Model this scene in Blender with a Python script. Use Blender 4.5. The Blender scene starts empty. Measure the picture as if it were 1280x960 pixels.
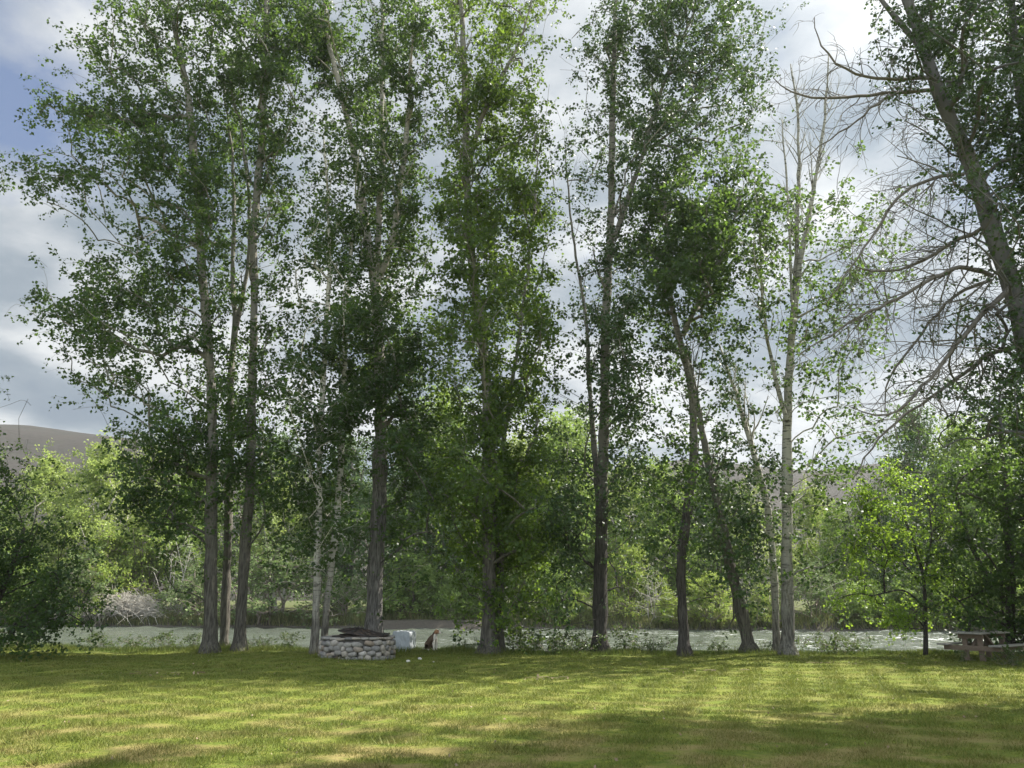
import bpy, bmesh, math, random
import numpy as np
from mathutils import Vector, Matrix

S = bpy.context.scene
COL = S.collection
R = math.radians
rng = np.random.default_rng(7)
random.seed(7)

# ------------------------------------------------------------------ camera geometry
F_PX, CAM_H, PITCH = 960.0, 1.65, math.atan2(268, 960)
CP, SP = math.cos(PITCH), math.sin(PITCH)

def ray(u, v):
    a, b = (u - 640) / F_PX, (480 - v) / F_PX
    return np.array([a, CP - SP * b, SP + CP * b])

def at(u, v, Y):
    """point of the world that lies at distance Y ahead"""
    d = ray(u, v)
    t = Y / d[1]
    return np.array([d[0] * t, Y, CAM_H + d[2] * t])

def px_size(u, v, Y):
    return Y / ray(u, v)[1] / F_PX

# ------------------------------------------------------------------ object helpers
def link(name, me, mat=None, parent=None, loc=(0, 0, 0)):
    o = bpy.data.objects.new(name, me)
    COL.objects.link(o)
    o.location = loc
    if mat is not None and me is not None:
        for m in (mat if isinstance(mat, (list, tuple)) else [mat]):
            me.materials.append(m)
    if parent is not None:
        o.parent = parent
    return o

def tag(o, label=None, cat=None, group=None, kind=None):
    if label: o['label'] = label
    if cat: o['category'] = cat
    if group: o['group'] = group
    if kind: o['kind'] = kind
    return o

def empty(name, loc, rz=0.0, label=None, cat=None, group=None):
    o = bpy.data.objects.new(name, None)
    COL.objects.link(o)
    o.location = loc
    o.rotation_euler = (0, 0, rz)
    return tag(o, label, cat, group)

def copy_tree(o, parent=None):
    c = o.copy()
    COL.objects.link(c)
    c.parent = parent
    for ch in list(o.children):
        copy_tree(ch, c)
    return c

def mesh_np(name, verts, quads=None, tris=None, smooth=False):
    me = bpy.data.meshes.new(name)
    verts = np.asarray(verts, np.float32).reshape(-1, 3)
    nq = 0 if quads is None else len(quads)
    nt = 0 if tris is None else len(tris)
    me.vertices.add(len(verts))
    me.vertices.foreach_set('co', verts.ravel())
    idx, starts = [], []
    if nq:
        idx.append(np.asarray(quads, np.int32).ravel())
        starts.append(np.arange(nq, dtype=np.int32) * 4)
    if nt:
        idx.append(np.asarray(tris, np.int32).ravel())
        starts.append(nq * 4 + np.arange(nt, dtype=np.int32) * 3)
    idx = np.concatenate(idx); starts = np.concatenate(starts)
    me.loops.add(len(idx))
    me.loops.foreach_set('vertex_index', idx)
    me.polygons.add(nq + nt)
    me.polygons.foreach_set('loop_start', starts)
    if smooth:
        me.polygons.foreach_set('use_smooth', np.ones(nq + nt, bool))
    me.update(calc_edges=True)
    me.validate()
    return me

class MB:
    """collects quads/tris for one mesh"""
    def __init__(s): s.v, s.q, s.t, s.n = [], [], [], 0
    def add(s, v, q=None, t=None):
        v = np.asarray(v, float).reshape(-1, 3)
        if q is not None and len(q): s.q.append(np.asarray(q, np.int64).reshape(-1, 4) + s.n)
        if t is not None and len(t): s.t.append(np.asarray(t, np.int64).reshape(-1, 3) + s.n)
        s.v.append(v); s.n += len(v)
    def tube(s, pts, rad, sides=6, cap=True):
        pts = np.asarray(pts, float); rad = np.broadcast_to(np.asarray(rad, float), (len(pts),))
        s.tubes(pts[None], rad[None], sides)
        if cap:
            base = s.n - len(pts) * sides
            last = base + (len(pts) - 1) * sides
            v = pts[-1] + (pts[-1] - pts[-2]) / (np.linalg.norm(pts[-1] - pts[-2]) + 1e-9) * rad[-1] * .4
            k = np.arange(sides)
            s.v.append(v[None]); 
            s.t.append(np.stack([last + k, last + (k + 1) % sides, np.full(sides, s.n)], 1)); s.n += 1
    def tubes(s, P, Rd, sides=3):
        """P (N,k,3), Rd (N,k)"""
        N, k, _ = P.shape
        if N == 0: return
        T = np.gradient(P, axis=1)
        T /= np.linalg.norm(T, axis=2, keepdims=True) + 1e-9
        mean = T.mean(1); ref = np.where((np.abs(mean[:, 2]) > .8)[:, None], np.array([0, 1., 0]), np.array([0, 0, 1.]))
        A = np.cross(T, ref[:, None, :]); A /= np.linalg.norm(A, axis=2, keepdims=True) + 1e-9
        B = np.cross(T, A)
        ang = np.arange(sides) * 2 * math.pi / sides
        V = P[:, :, None, :] + Rd[:, :, None, None] * (A[:, :, None, :] * np.cos(ang)[None, None, :, None] + B[:, :, None, :] * np.sin(ang)[None, None, :, None])
        i = (np.arange(N)[:, None, None] * k + np.arange(k - 1)[None, :, None]) * sides
        j = np.arange(sides)[None, None, :]; j2 = (j + 1) % sides
        Q = np.stack([i + j, i + j2, i + sides + j2, i + sides + j], -1).reshape(-1, 4)
        s.add(V.reshape(-1, 3), Q)
    def box(s, c, size, rot=None, jit=0.0):
        h = np.array(size) / 2
        v = np.array([[x, y, z] for x in (-1, 1) for y in (-1, 1) for z in (-1, 1)], float) * h
        if rot is not None: v = v @ np.array(rot).T
        q = [[0, 1, 3, 2], [4, 6, 7, 5], [0, 4, 5, 1], [2, 3, 7, 6], [0, 2, 6, 4], [1, 5, 7, 3]]
        s.add(v + np.array(c), q)
    def mesh(s, name, smooth=False):
        return mesh_np(name, np.concatenate(s.v), np.concatenate(s.q) if s.q else None, np.concatenate(s.t) if s.t else None, smooth)

def bevel(o, w, seg=2):
    m = o.modifiers.new('edge', 'BEVEL'); m.width = w; m.segments = seg; m.limit_method = 'ANGLE'
    return o

# ------------------------------------------------------------------ material helpers
def new_mat(name):
    m = bpy.data.materials.new(name); m.use_nodes = True
    nt = m.node_tree; nt.nodes.clear()
    out = nt.nodes.new('ShaderNodeOutputMaterial')
    return m, nt, out

def N(nt, t, **kw):
    n = nt.nodes.new(t)
    for k, v in kw.items():
        if k in n.inputs: n.inputs[k].default_value = v
        else: setattr(n, k, v)
    return n

def L(nt, a, b): nt.links.new(a, b)

def noise(nt, vec, scale, detail=4, rough=.55, stretch=None):
    if stretch:
        mp = N(nt, 'ShaderNodeMapping'); mp.inputs['Scale'].default_value = stretch
        L(nt, vec, mp.inputs['Vector']); vec = mp.outputs[0]
    n = N(nt, 'ShaderNodeTexNoise'); n.inputs['Scale'].default_value = scale
    n.inputs['Detail'].default_value = detail; n.inputs['Roughness'].default_value = rough
    L(nt, vec, n.inputs['Vector'])
    return n.outputs['Fac']

def ramp(nt, fac, stops, interp='LINEAR'):
    r = N(nt, 'ShaderNodeValToRGB'); r.color_ramp.interpolation = interp
    el = r.color_ramp.elements
    while len(el) < len(stops): el.new(.5)
    for e, (p, c) in zip(el, stops):
        e.position = p
        e.color = (c[0], c[1], c[2], 1) if hasattr(c, '__len__') else (c, c, c, 1)
    L(nt, fac, r.inputs[0])
    return r.outputs[0]

def mixc(nt, fac, a, b, mode='MIX'):
    m = N(nt, 'ShaderNodeMix'); m.data_type = 'RGBA'; m.blend_type = mode
    for s, x in ((m.inputs[0], fac), (m.inputs[6], a), (m.inputs[7], b)):
        if isinstance(x, (int, float)): s.default_value = x
        elif isinstance(x, tuple): s.default_value = (*x[:3], 1)
        else: L(nt, x, s)
    return m.outputs[2]

def math_n(nt, op, a, b=0.0, clamp=False):
    m = N(nt, 'ShaderNodeMath'); m.operation = op; m.use_clamp = clamp
    for s, x in zip(m.inputs, (a, b)):
        if isinstance(x, (int, float)): s.default_value = x
        else: L(nt, x, s)
    return m.outputs[0]

def obj_coords(nt): return N(nt, 'ShaderNodeTexCoord').outputs['Object']
def isl(nt): return N(nt, 'ShaderNodeNewGeometry').outputs['Random Per Island']

def bump(nt, h, strength=.5, dist=.02):
    b = N(nt, 'ShaderNodeBump'); b.inputs['Strength'].default_value = strength; b.inputs['Distance'].default_value = dist
    L(nt, h, b.inputs['Height']); return b.outputs[0]

def principled(nt, out, col, rough=.8, normal=None, spec=.3, metal=0.0):
    p = N(nt, 'ShaderNodeBsdfPrincipled')
    for k, x in (('Base Color', col), ('Roughness', rough), ('Specular IOR Level', spec), ('Metallic', metal)):
        if isinstance(x, (int, float)): p.inputs[k].default_value = x
        elif isinstance(x, tuple): p.inputs[k].default_value = (*x[:3], 1)
        else: L(nt, x, p.inputs[k])
    if normal is not None: L(nt, normal, p.inputs['Normal'])
    if out is not None: L(nt, p.outputs[0], out.inputs[0])
    return p

def leaf_mat(name, stops, trans_col, trans=.5, rough=.48, spec=.38, clump=1.3):
    m, nt, out = new_mat(name)
    c1 = ramp(nt, isl(nt), stops)
    big = noise(nt, obj_coords(nt), clump, 3)
    k = ramp(nt, big, [(.3, .72), (.7, 1.25)])
    c = mixc(nt, 1.0, c1, k, 'MULTIPLY')
    p = principled(nt, None, c, rough, None, spec)
    t = N(nt, 'ShaderNodeBsdfTranslucent')
    tc = mixc(nt, 1.0, mixc(nt, .5, c1, trans_col), k, 'MULTIPLY')
    L(nt, tc, t.inputs['Color'])
    mx = N(nt, 'ShaderNodeMixShader'); mx.inputs[0].default_value = trans
    L(nt, p.outputs[0], mx.inputs[1]); L(nt, t.outputs[0], mx.inputs[2])
    L(nt, mx.outputs[0], out.inputs[0])
    return m

M = {}
M['leaf_poplar'] = leaf_mat('leaf_poplar', [(0, (0.018, 0.043, 0.015)), (0.6, (0.03, 0.064, 0.021)), (1, (0.054, 0.093, 0.028))], (0.2, 0.322, 0.039))
M['leaf_sunlit'] = leaf_mat('leaf_sunlit', [(0, (.025, .055, .015)), (.6, (.047, .092, .02)), (1, (.088, .138, .028))], (.34, .5, .045))  # leaf green brightened to carry sunlight the mid-row crown does not catch
M['leaf_dull'] = leaf_mat('leaf_dull', [(0, (0.021, 0.045, 0.018)), (0.6, (0.033, 0.067, 0.023)), (1, (0.054, 0.093, 0.032))], (0.173, 0.283, 0.043), .3)
M['leaf_maple'] = leaf_mat('leaf_maple', [(0, (0.1, 0.18, 0.024)), (0.6, (0.15, 0.25, 0.03)), (1, (0.21, 0.32, 0.045))], (0.48, 0.68, 0.06), .5)
M['leaf_far'] = leaf_mat('leaf_far', [(0, (0.108, 0.17, 0.048)), (0.6, (0.158, 0.237, 0.065)), (1, (0.245, 0.31, 0.094))], (0.482, 0.654, 0.104), .42, .5, .3, .5)
M['leaf_far_pale'] = leaf_mat('leaf_far_pale', [(0, (0.16, 0.218, 0.066)), (0.6, (0.227, 0.287, 0.087)), (1, (0.331, 0.383, 0.131))], (0.594, 0.728, 0.156), .42, .5, .3, .5)
M['leaf_far_dark'] = leaf_mat('leaf_far_dark', [(0, (0.05, 0.093, 0.041)), (0.6, (0.075, 0.128, 0.048)), (1, (0.124, 0.185, 0.065))], (0.254, 0.384, 0.077), .3, .5, .3, .5)
M['leaf_willow'] = leaf_mat('leaf_willow', [(0, (0.13, 0.19, 0.043)), (0.5, (0.2, 0.28, 0.06)), (1, (0.3, 0.37, 0.093))], (0.525, 0.644, 0.102), .42, .55, .25, .9)
M['leaf_sage'] = leaf_mat('leaf_sage', [(0, (0.095, 0.144, 0.054)), (0.5, (0.14, 0.2, 0.072)), (1, (0.21, 0.275, 0.108))], (0.286, 0.42, 0.117), .25, .6, .2, .9)
M['leaf_weed'] = leaf_mat('leaf_weed', [(0, (0.038, 0.068, 0.021)), (0.6, (0.06, 0.098, 0.03)), (1, (0.105, 0.143, 0.045))], (0.2, 0.288, 0.048), .4, .45, .35, 2.0)

def bark_mat(name, low, high, dark, z0, z1, scar=.5):
    m, nt, out = new_mat(name)
    oc = obj_coords(nt)
    sep = N(nt, 'ShaderNodeSeparateXYZ'); L(nt, oc, sep.inputs[0])
    jitter = noise(nt, oc, 1.6, 3)
    zz = math_n(nt, 'ADD', sep.outputs[2], math_n(nt, 'MULTIPLY', math_n(nt, 'SUBTRACT', jitter, .5), (z1 - z0) * 1.1))
    mr = N(nt, 'ShaderNodeMapRange'); mr.inputs[1].default_value = z0; mr.inputs[2].default_value = z1
    L(nt, zz, mr.inputs[0])
    furrow = noise(nt, oc, 9, 5, .65, (2.6, 2.6, .28))
    rings = noise(nt, oc, 5, 4, .6, (.7, .7, 3.2))
    lowc = mixc(nt, ramp(nt, furrow, [(.38, 0), (.62, 1)]), dark, low)
    highc = mixc(nt, ramp(nt, rings, [(scar - .07, 1), (scar + .03, 0)]), high, dark)
    highc = mixc(nt, ramp(nt, noise(nt, oc, 1.1, 2), [(.35, .0), (.7, .45)]), highc, low)
    c = mixc(nt, mr.outputs[0], lowc, highc)
    hgt = math_n(nt, 'MULTIPLY', furrow, math_n(nt, 'SUBTRACT', 1.25, mr.outputs[0]))
    principled(nt, out, c, .88, bump(nt, hgt, .9, .05), .2)
    return m

M['bark_grey'] = bark_mat('bark_grey', (.14, .13, .105), (.19, .183, .155), (.045, .04, .035), 2.5, 7, .42)
M['bark_pale'] = bark_mat('bark_pale', (.24, .225, .19), (.5, .48, .42), (.055, .05, .042), .8, 3.2, .44)
M['bark_white'] = bark_mat('bark_white', (.22, .21, .18), (.34, .33, .28), (.05, .046, .04), 1.0, 4, .44)
M['bark_dark'] = bark_mat('bark_dark', (.085, .077, .067), (.2, .19, .16), (.026, .023, .02), 3, 9, .42)
M['bark_thick'] = bark_mat('bark_thick', (.19, .18, .165), (.33, .31, .265), (.05, .046, .042), 5, 9, .4)
def plain_bark(name, a, b):
    m, nt, out = new_mat(name)
    n = noise(nt, obj_coords(nt), 6, 4, .6, (2, 2, .4))
    principled(nt, out, mixc(nt, n, a, b), .9, bump(nt, n, .6, .02), .2)
    return m
M['bark_dead'] = plain_bark('bark_dead', (.085, .075, .065), (.19, .175, .155))
M['bark_lean'] = plain_bark('bark_lean', (.065, .064, .062), (.15, .147, .14))
M['twig_grey'] = plain_bark('twig_grey', (.30, .275, .235), (.5, .47, .41))
M['twig_brown'] = plain_bark('twig_brown', (.13, .105, .08), (.27, .235, .19))

# ------------------------------------------------------------------ tree builder
def resample(pts, rad, step):
    pts = np.asarray(pts, float); rad = np.asarray(rad, float)
    d = np.r_[0, np.cumsum(np.linalg.norm(np.diff(pts, axis=0), axis=1))]
    n = max(3, int(d[-1] / step) + 1)
    s = np.linspace(0, d[-1], n)
    out = np.stack([np.interp(s, d, pts[:, i]) for i in range(3)], 1)
    r = np.interp(s, d, rad)
    for _ in range(2):                                   # soften corners
        out[1:-1] = .25 * out[:-2] + .5 * out[1:-1] + .25 * out[2:]
    return out, r

def make_leaves(pos, size, g, droop=.6, aspect=.8):
    """kite shaped leaves, one quad each"""
    n = len(pos)
    tip = g.normal(size=(n, 3)); tip[:, 2] = tip[:, 2] * .6 - droop
    tip /= np.linalg.norm(tip, axis=1, keepdims=True)
    w = np.cross(tip, g.normal(size=(n, 3))); w /= np.linalg.norm(w, axis=1, keepdims=True) + 1e-9
    nn = np.cross(tip, w)
    L_ = size * g.uniform(.6, 1.25, n)[:, None]
    W = L_ * aspect * .5
    fold = W * g.uniform(.05, .5, (n, 1))
    base = pos
    v = np.stack([base, base + tip * L_ * .42 + w * W + nn * fold, base + tip * L_, base + tip * L_ * .42 - w * W + nn * fold], 1)
    q = np.arange(n * 4).reshape(n, 4)
    return v.reshape(-1, 3), q

def grow(trunk_mb, leaf_mb, nodes0, anchors, nleaf, g, leaf_size=.1, twig=(.35, .9), leaves_per=15, up=.25, droop=.6, aspect=.8,
         twig_r=.004, spread=.25, limb_k=.0065, limb_max=.09, join=1.2, twig_tubes=True):
    """anchors join the nearest lower wood (a branching skeleton), then carry leafy twigs"""
    if len(anchors) == 0: return
    NP = [np.asarray(p) for p in nodes0]; par = [-1] * len(NP)
    base_n = len(NP)
    P = np.zeros((base_n + len(anchors) * 4, 3)); P[:base_n] = np.array(NP); cnt = base_n
    par = np.full(len(P), -1); w = np.zeros(len(P)); lv = np.zeros(len(P), int)
    d0 = np.min(np.linalg.norm(anchors[:, None, :] - P[None, :base_n], axis=2), axis=1) if base_n * len(anchors) < 4e6 else np.arange(len(anchors))
    order = np.argsort(d0)
    edges = []; aidx = np.zeros(len(anchors), int)
    for ai in order:
        a = anchors[ai]
        d = np.linalg.norm(P[:cnt] - a, axis=1)
        hd = np.linalg.norm(P[:cnt, :2] - a[:2], axis=1)
        c = d + join * np.maximum(0, P[:cnt, 2] - (a[2] - .45 * hd)) + .12 * lv[:cnt]
        n = int(np.argmin(c)); p0 = P[n]
        dist = d[n]
        k = 3
        prev = n
        off = g.normal(size=3) * dist * .07; sag = np.array([0, 0, 1]) * dist * .08
        for s_ in (1 / 3, 2 / 3, 1):
            b = 4 * s_ * (1 - s_)
            q = p0 + (a - p0) * s_ + (off + sag) * b
            P[cnt] = q; par[cnt] = prev; lv[cnt] = lv[n] + 1; prev = cnt; cnt += 1
        aidx[ai] = prev; w[prev] += max(nleaf[ai], 8)
        edges.append((n, cnt - 3, cnt - 2, cnt - 1))
    for i in range(cnt - 1, base_n - 1, -1):
        w[par[i]] += w[i]
    rad = np.clip(limb_k * np.sqrt(np.maximum(w, 1)) * .16, twig_r * 1.3, limb_max)
    E = np.array(edges)
    PP = P[E]; RR = rad[E]; RR[:, 0] = np.where(E[:, 0] < base_n, RR[:, 1] * 1.25, np.minimum(rad[E[:, 0]], RR[:, 1] * 1.3))
    thick = RR[:, 1] > .02
    trunk_mb.tubes(PP[thick], RR[thick], 6)
    trunk_mb.tubes(PP[~thick], RR[~thick], 4)
    # leafy twigs
    tw_p, tw_d, tw_n = [], [], []
    for ai in range(len(anchors)):
        n = int(nleaf[ai])
        if n < 2: continue
        m = max(1, int(round(n / leaves_per)))
        a = P[aidx[ai]]; back = P[par[aidx[ai]]]
        out = a - back; out /= np.linalg.norm(out) + 1e-9
        t = g.uniform(-.1, 1.0, m)[:, None] ** 1
        st = a + (back - a) * t + g.normal(size=(m, 3)) * spread
        dr = g.normal(size=(m, 3)) + out * .7; dr[:, 2] = dr[:, 2] * .75 + up
        tw_p.append(st); tw_d.append(dr / np.linalg.norm(dr, axis=1, keepdims=True)); 
        tw_n.append(np.full(m, n / m))
    if not tw_p: return
    st = np.concatenate(tw_p); dr = np.concatenate(tw_d); nl = np.concatenate(tw_n)
    ln = g.uniform(*twig, len(st))[:, None]
    p1 = st + dr * ln * .5; p2 = st + dr * ln + np.array([0, 0, -1]) * ln * .22
    if twig_tubes:
        trunk_mb.tubes(np.stack([st, p1, p2], 1), np.stack([np.full(len(st), twig_r * 1.3), np.full(len(st), twig_r), np.full(len(st), twig_r * .4)], 1), 3)
    cnts = np.maximum(1, np.round(nl * g.uniform(.6, 1.4, len(nl)))).astype(int)
    ii = np.repeat(np.arange(len(st)), cnts)
    s_ = g.uniform(.05, 1.05, len(ii))[:, None]
    pos = (1 - s_) ** 2 * st[ii] + 2 * s_ * (1 - s_) * p1[ii] + s_ ** 2 * p2[ii]
    pos = pos + g.normal(size=pos.shape) * leaf_size * .55
    v, q = make_leaves(pos, leaf_size, g, droop, aspect)
    leaf_mb.add(v, q)

def sprout(mb, p0, d0, length, r0, g, level=2, nside=5, up=.15, wander=.35, sides=5):
    """a bare limb that wanders and carries smaller bare limbs"""
    k = 7
    pts = [np.asarray(p0, float)]; d = np.asarray(d0, float) / np.linalg.norm(d0)
    for i in range(k - 1):
        d = d + g.normal(size=3) * wander * .35 + np.array([0, 0, up * .25]); d /= np.linalg.norm(d)
        pts.append(pts[-1] + d * length / (k - 1))
    pts = np.array(pts); rad = r0 * np.linspace(1, .3, k)
    mb.tube(pts, rad, sides, cap=False)
    if level > 0:
        bare_side(mb, pts, rad, nside, length * .5, g, level - 1, up, wander)
    return pts

def bare_side(mb, pts, rad, n, length, g, level, up=.15, wander=.4, t0=.2):
    k = len(pts)
    for i in range(n):
        t = g.uniform(t0, .98) * (k - 1); j = min(int(t), k - 2); f = t - j
        p = pts[j] * (1 - f) + pts[j + 1] * f; r = rad[j] * (1 - f) + rad[j + 1] * f
        tan = pts[j + 1] - pts[j]; tan /= np.linalg.norm(tan) + 1e-9
        side = np.cross(tan, g.normal(size=3)); side /= np.linalg.norm(side) + 1e-9
        d = tan * .7 + side * .9; d[2] += up
        sprout(mb, p, d, length * g.uniform(.4, 1.1), max(.0055, r * .4), g, level, 4, up, wander, 3 if level < 1 else 4)

# ------------------------------------------------------------------ where the lawn ends and the water lies
def edge_y(x): return 25.6 - .085 * np.clip(x, -30, 30)        # lip of the bank
def far_y(x): return 62 - .16 * np.clip(x, -60, 60)            # far waterline
WATER_Z = -.62
def smooth(a, b, x):
    t = np.clip((x - a) / (b - a), 0, 1); return t * t * (3 - 2 * t)
def ground_z(x, y):
    x = np.asarray(x, float); y = np.asarray(y, float)
    e = edge_y(x); f = far_y(x)
    z = .05 * np.sin(x * .31 + 1) * np.sin(y * .23) + .03 * np.sin(x * .9 + y * .6)
    z = z * smooth(2, 8, y)
    z = z - 1.6 * smooth(e + .6, e + 4.2, y)
    z = z + 1.6 * smooth(f - 1.2, f + 1.0, y) + .8 * smooth(f + 3, f + 18, y)
    return z
def on_ground(u, v):
    """point of the lawn under a pixel of the picture"""
    d = ray(u, v); t = -CAM_H / d[2]
    return np.array([d[0] * t, d[1] * t, 0.0])

# ------------------------------------------------------------------ ground
def build_ground():
    xs = np.unique(np.r_[np.linspace(-1050, -120, 20), np.linspace(-120, -36, 43), np.linspace(-36, 36, 181), np.linspace(36, 120, 43), np.linspace(120, 1050, 20)])
    ys = np.unique(np.r_[np.linspace(-240, -10, 12), np.linspace(-10, 22, 81), np.linspace(22, 34, 61), np.linspace(34, 90, 86), np.linspace(90, 160, 24), np.linspace(160, 950, 20)])
    X, Y = np.meshgrid(xs, ys)
    Z = ground_z(X, Y) + rng.normal(size=X.shape) * .006 * (np.abs(X) < 40) * (Y < 100)
    n, m = len(ys), len(xs)
    i = (np.arange(n - 1)[:, None] * m + np.arange(m - 1)[None]).ravel()
    me = mesh_np('ground', np.stack([X, Y, Z], -1), np.stack([i, i + 1, i + m + 1, i + m], 1), smooth=True)
    m_, nt, out = new_mat('turf_and_bank')
    oc = obj_coords(nt)
    sep = N(nt, 'ShaderNodeSeparateXYZ'); L(nt, oc, sep.inputs[0])
    c = lawn_colour(nt, oc)
    gravel = mixc(nt, noise(nt, oc, 6, 5, .7), (.04, .035, .028), (.13, .115, .095))
    mr = N(nt, 'ShaderNodeMapRange'); mr.inputs[1].default_value = -.12; mr.inputs[2].default_value = -.35
    L(nt, sep.outputs[2], mr.inputs[0])
    c = mixc(nt, mr.outputs[0], c, gravel)
    # beyond the river: rough brown grass
    mr2 = N(nt, 'ShaderNodeMapRange'); mr2.inputs[1].default_value = 42; mr2.inputs[2].default_value = 48
    L(nt, sep.outputs[1], mr2.inputs[0])
    rough_c = mixc(nt, noise(nt, oc, 1.2, 5, .65), (.045, .055, .02), (.11, .12, .05))
    mr3 = N(nt, 'ShaderNodeMapRange'); mr3.inputs[1].default_value = -.1; mr3.inputs[2].default_value = .35
    L(nt, sep.outputs[2], mr3.inputs[0])
    c = mixc(nt, mr2.outputs[0], c, mixc(nt, mr3.outputs[0], gravel, rough_c))
    principled(nt, out, c, .95, bump(nt, noise(nt, oc, 30, 4, .7), .6, .02), .1)
    o = link('ground', me, m_)
    tag(o, kind='structure')

def lawn_colour(nt, oc):
    a = noise(nt, oc, .55, 5, .6)
    b = noise(nt, oc, 3.2, 4, .6)
    d = noise(nt, oc, .9, 4, .62, (1, 1.6, 1))
    green = mixc(nt, a, (.085, .125, .02), (.19, .205, .032))
    green = mixc(nt, ramp(nt, b, [(.4, 0), (.75, .55)]), green, (.24, .23, .05))
    sep = N(nt, 'ShaderNodeSeparateXYZ'); L(nt, oc, sep.inputs[0])
    near = N(nt, 'ShaderNodeMapRange'); near.inputs[1].default_value = 15; near.inputs[2].default_value = 8
    near.inputs[3].default_value = .25; near.inputs[4].default_value = 1
    L(nt, sep.outputs[1], near.inputs[0])
    dry = math_n(nt, 'MULTIPLY', ramp(nt, d, [(.44, 0), (.60, .85)]), near.outputs[0])
    green = mixc(nt, ramp(nt, noise(nt, oc, 11, 4, .7), [(.42, .55), (.62, 0)]), green, (.055, .09, .018))
    lip = math_n(nt, 'ADD', sep.outputs[1], math_n(nt, 'MULTIPLY', sep.outputs[0], .085))
    lip = math_n(nt, 'ADD', lip, math_n(nt, 'MULTIPLY', a, 1.6))
    mr = N(nt, 'ShaderNodeMapRange'); mr.inputs[1].default_value = 25.3; mr.inputs[2].default_value = 27.0; L(nt, lip, mr.inputs[0])
    green = mixc(nt, mr.outputs[0], green, (.065, .115, .028))               # lusher unmown grass along the lip of the bank
    return mixc(nt, dry, green, (.25, .19, .085))
build_ground()

# ------------------------------------------------------------------ mown grass blades, longer towards the bank
def build_grass():
    g = np.random.default_rng(11)
    V, T = [], []
    def blades(x, y, h, wd, lean):
        n = len(x); z = ground_z(x, y)
        a = g.uniform(0, 2 * math.pi, n); 
        side = np.stack([np.cos(a), np.sin(a), np.zeros(n)], 1) * (wd / 2)[:, None]
        tipd = np.stack([g.normal(size=n) * lean, g.normal(size=n) * lean, np.ones(n)], 1) * h[:, None]
        b = np.stack([x, y, z - .005], 1)
        V.append(np.stack([b - side, b + side, b + tipd], 1).reshape(-1, 3))
    def zone(y0, y1, dens, h, wd):
        wmax = y1 * .74 + 2.5
        n = int(dens * (y1 - y0) * 2 * wmax)
        x = g.uniform(-wmax, wmax, n); y = g.uniform(y0, y1, n)
        clump = .75 + .5 * (np.sin(x * 5.1 + y * 2.3) * np.sin(y * 4.7 - x * 1.9))
        blades(x, y, h * g.uniform(.5, 1.3, n) * clump, np.full(n, wd), .55)
    zone(5.5, 8.5, 3000, .045, .007)
    zone(8.5, 12, 2100, .05, .009)
    zone(12, 17, 1100, .055, .013)
    zone(17, 25, 700, .048, .018)
    # rough fringe along the lip of the bank
    n = 90000
    x = g.uniform(-24, 24, n); off = g.normal(size=n) * .75 + .35 + .5 * np.sin(x * .8) + .35 * np.sin(x * 2.3)
    y = edge_y(x) + off
    h = g.uniform(.08, .30, n) * np.where(x > 4, .6, .85) * (.55 + .45 * np.sin(x * 1.7 + 2 * np.sin(x * .6)) ** 2) * np.where(off < -.4, .5, 1)
    blades(x, y, h, np.full(n, .018), .35)
    # uncut grass round every trunk and at the foot of the fire ring
    for (bx, by, br) in BASES:
        n = int(220 * br / .3); a = g.uniform(0, 6.283, n); r = br * g.uniform(.85, 1.9, n)
        blades(bx + r * np.cos(a), by + r * np.sin(a), g.uniform(.10, .42, n) * np.clip(1.9 - r / br, .35, 1), np.full(n, .014), .35)
    n = 150; a = np.linspace(0, 6.283, 700); r = 1.1 + np.abs(g.normal(size=700)) * .07
    blades(RING[0] + r * np.cos(a), RING[1] + r * np.sin(a), g.uniform(.04, .17, 700), np.full(700, .012), .3)
    # coarse tufts the mower left
    for _ in range(260):
        ty = 6 + 17 * g.random() ** 1.4; tx = g.uniform(-1, 1) * (ty * .72 + 1); n = g.integers(18, 50)
        sp = g.uniform(.03, .12)
        blades(tx + g.normal(size=n) * sp, ty + g.normal(size=n) * sp, g.uniform(.05, .11, n), np.full(n, .009 + .0006 * ty), .8)
    v = np.concatenate(V)
    me = mesh_np('grass', v, None, np.arange(len(v)).reshape(-1, 3))
    m, nt, out = new_mat('grass_blade')
    oc = obj_coords(nt)
    c = mixc(nt, .35, lawn_colour(nt, oc), ramp(nt, isl(nt), [(0, (.07, .115, .02)), (.7, (.19, .23, .04)), (1, (.38, .34, .13))]))
    p = principled(nt, None, c, .6, None, .2)
    t = N(nt, 'ShaderNodeBsdfTranslucent'); L(nt, c, t.inputs['Color'])
    mx = N(nt, 'ShaderNodeMixShader'); mx.inputs[0].default_value = .35
    L(nt, p.outputs[0], mx.inputs[1]); L(nt, t.outputs[0], mx.inputs[2]); L(nt, mx.outputs[0], out.inputs[0])
    o = link('lawn_grass', me, m)
    tag(o, 'short green and straw coloured lawn grass, longer along the riverbank', 'grass', kind='stuff')

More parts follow.
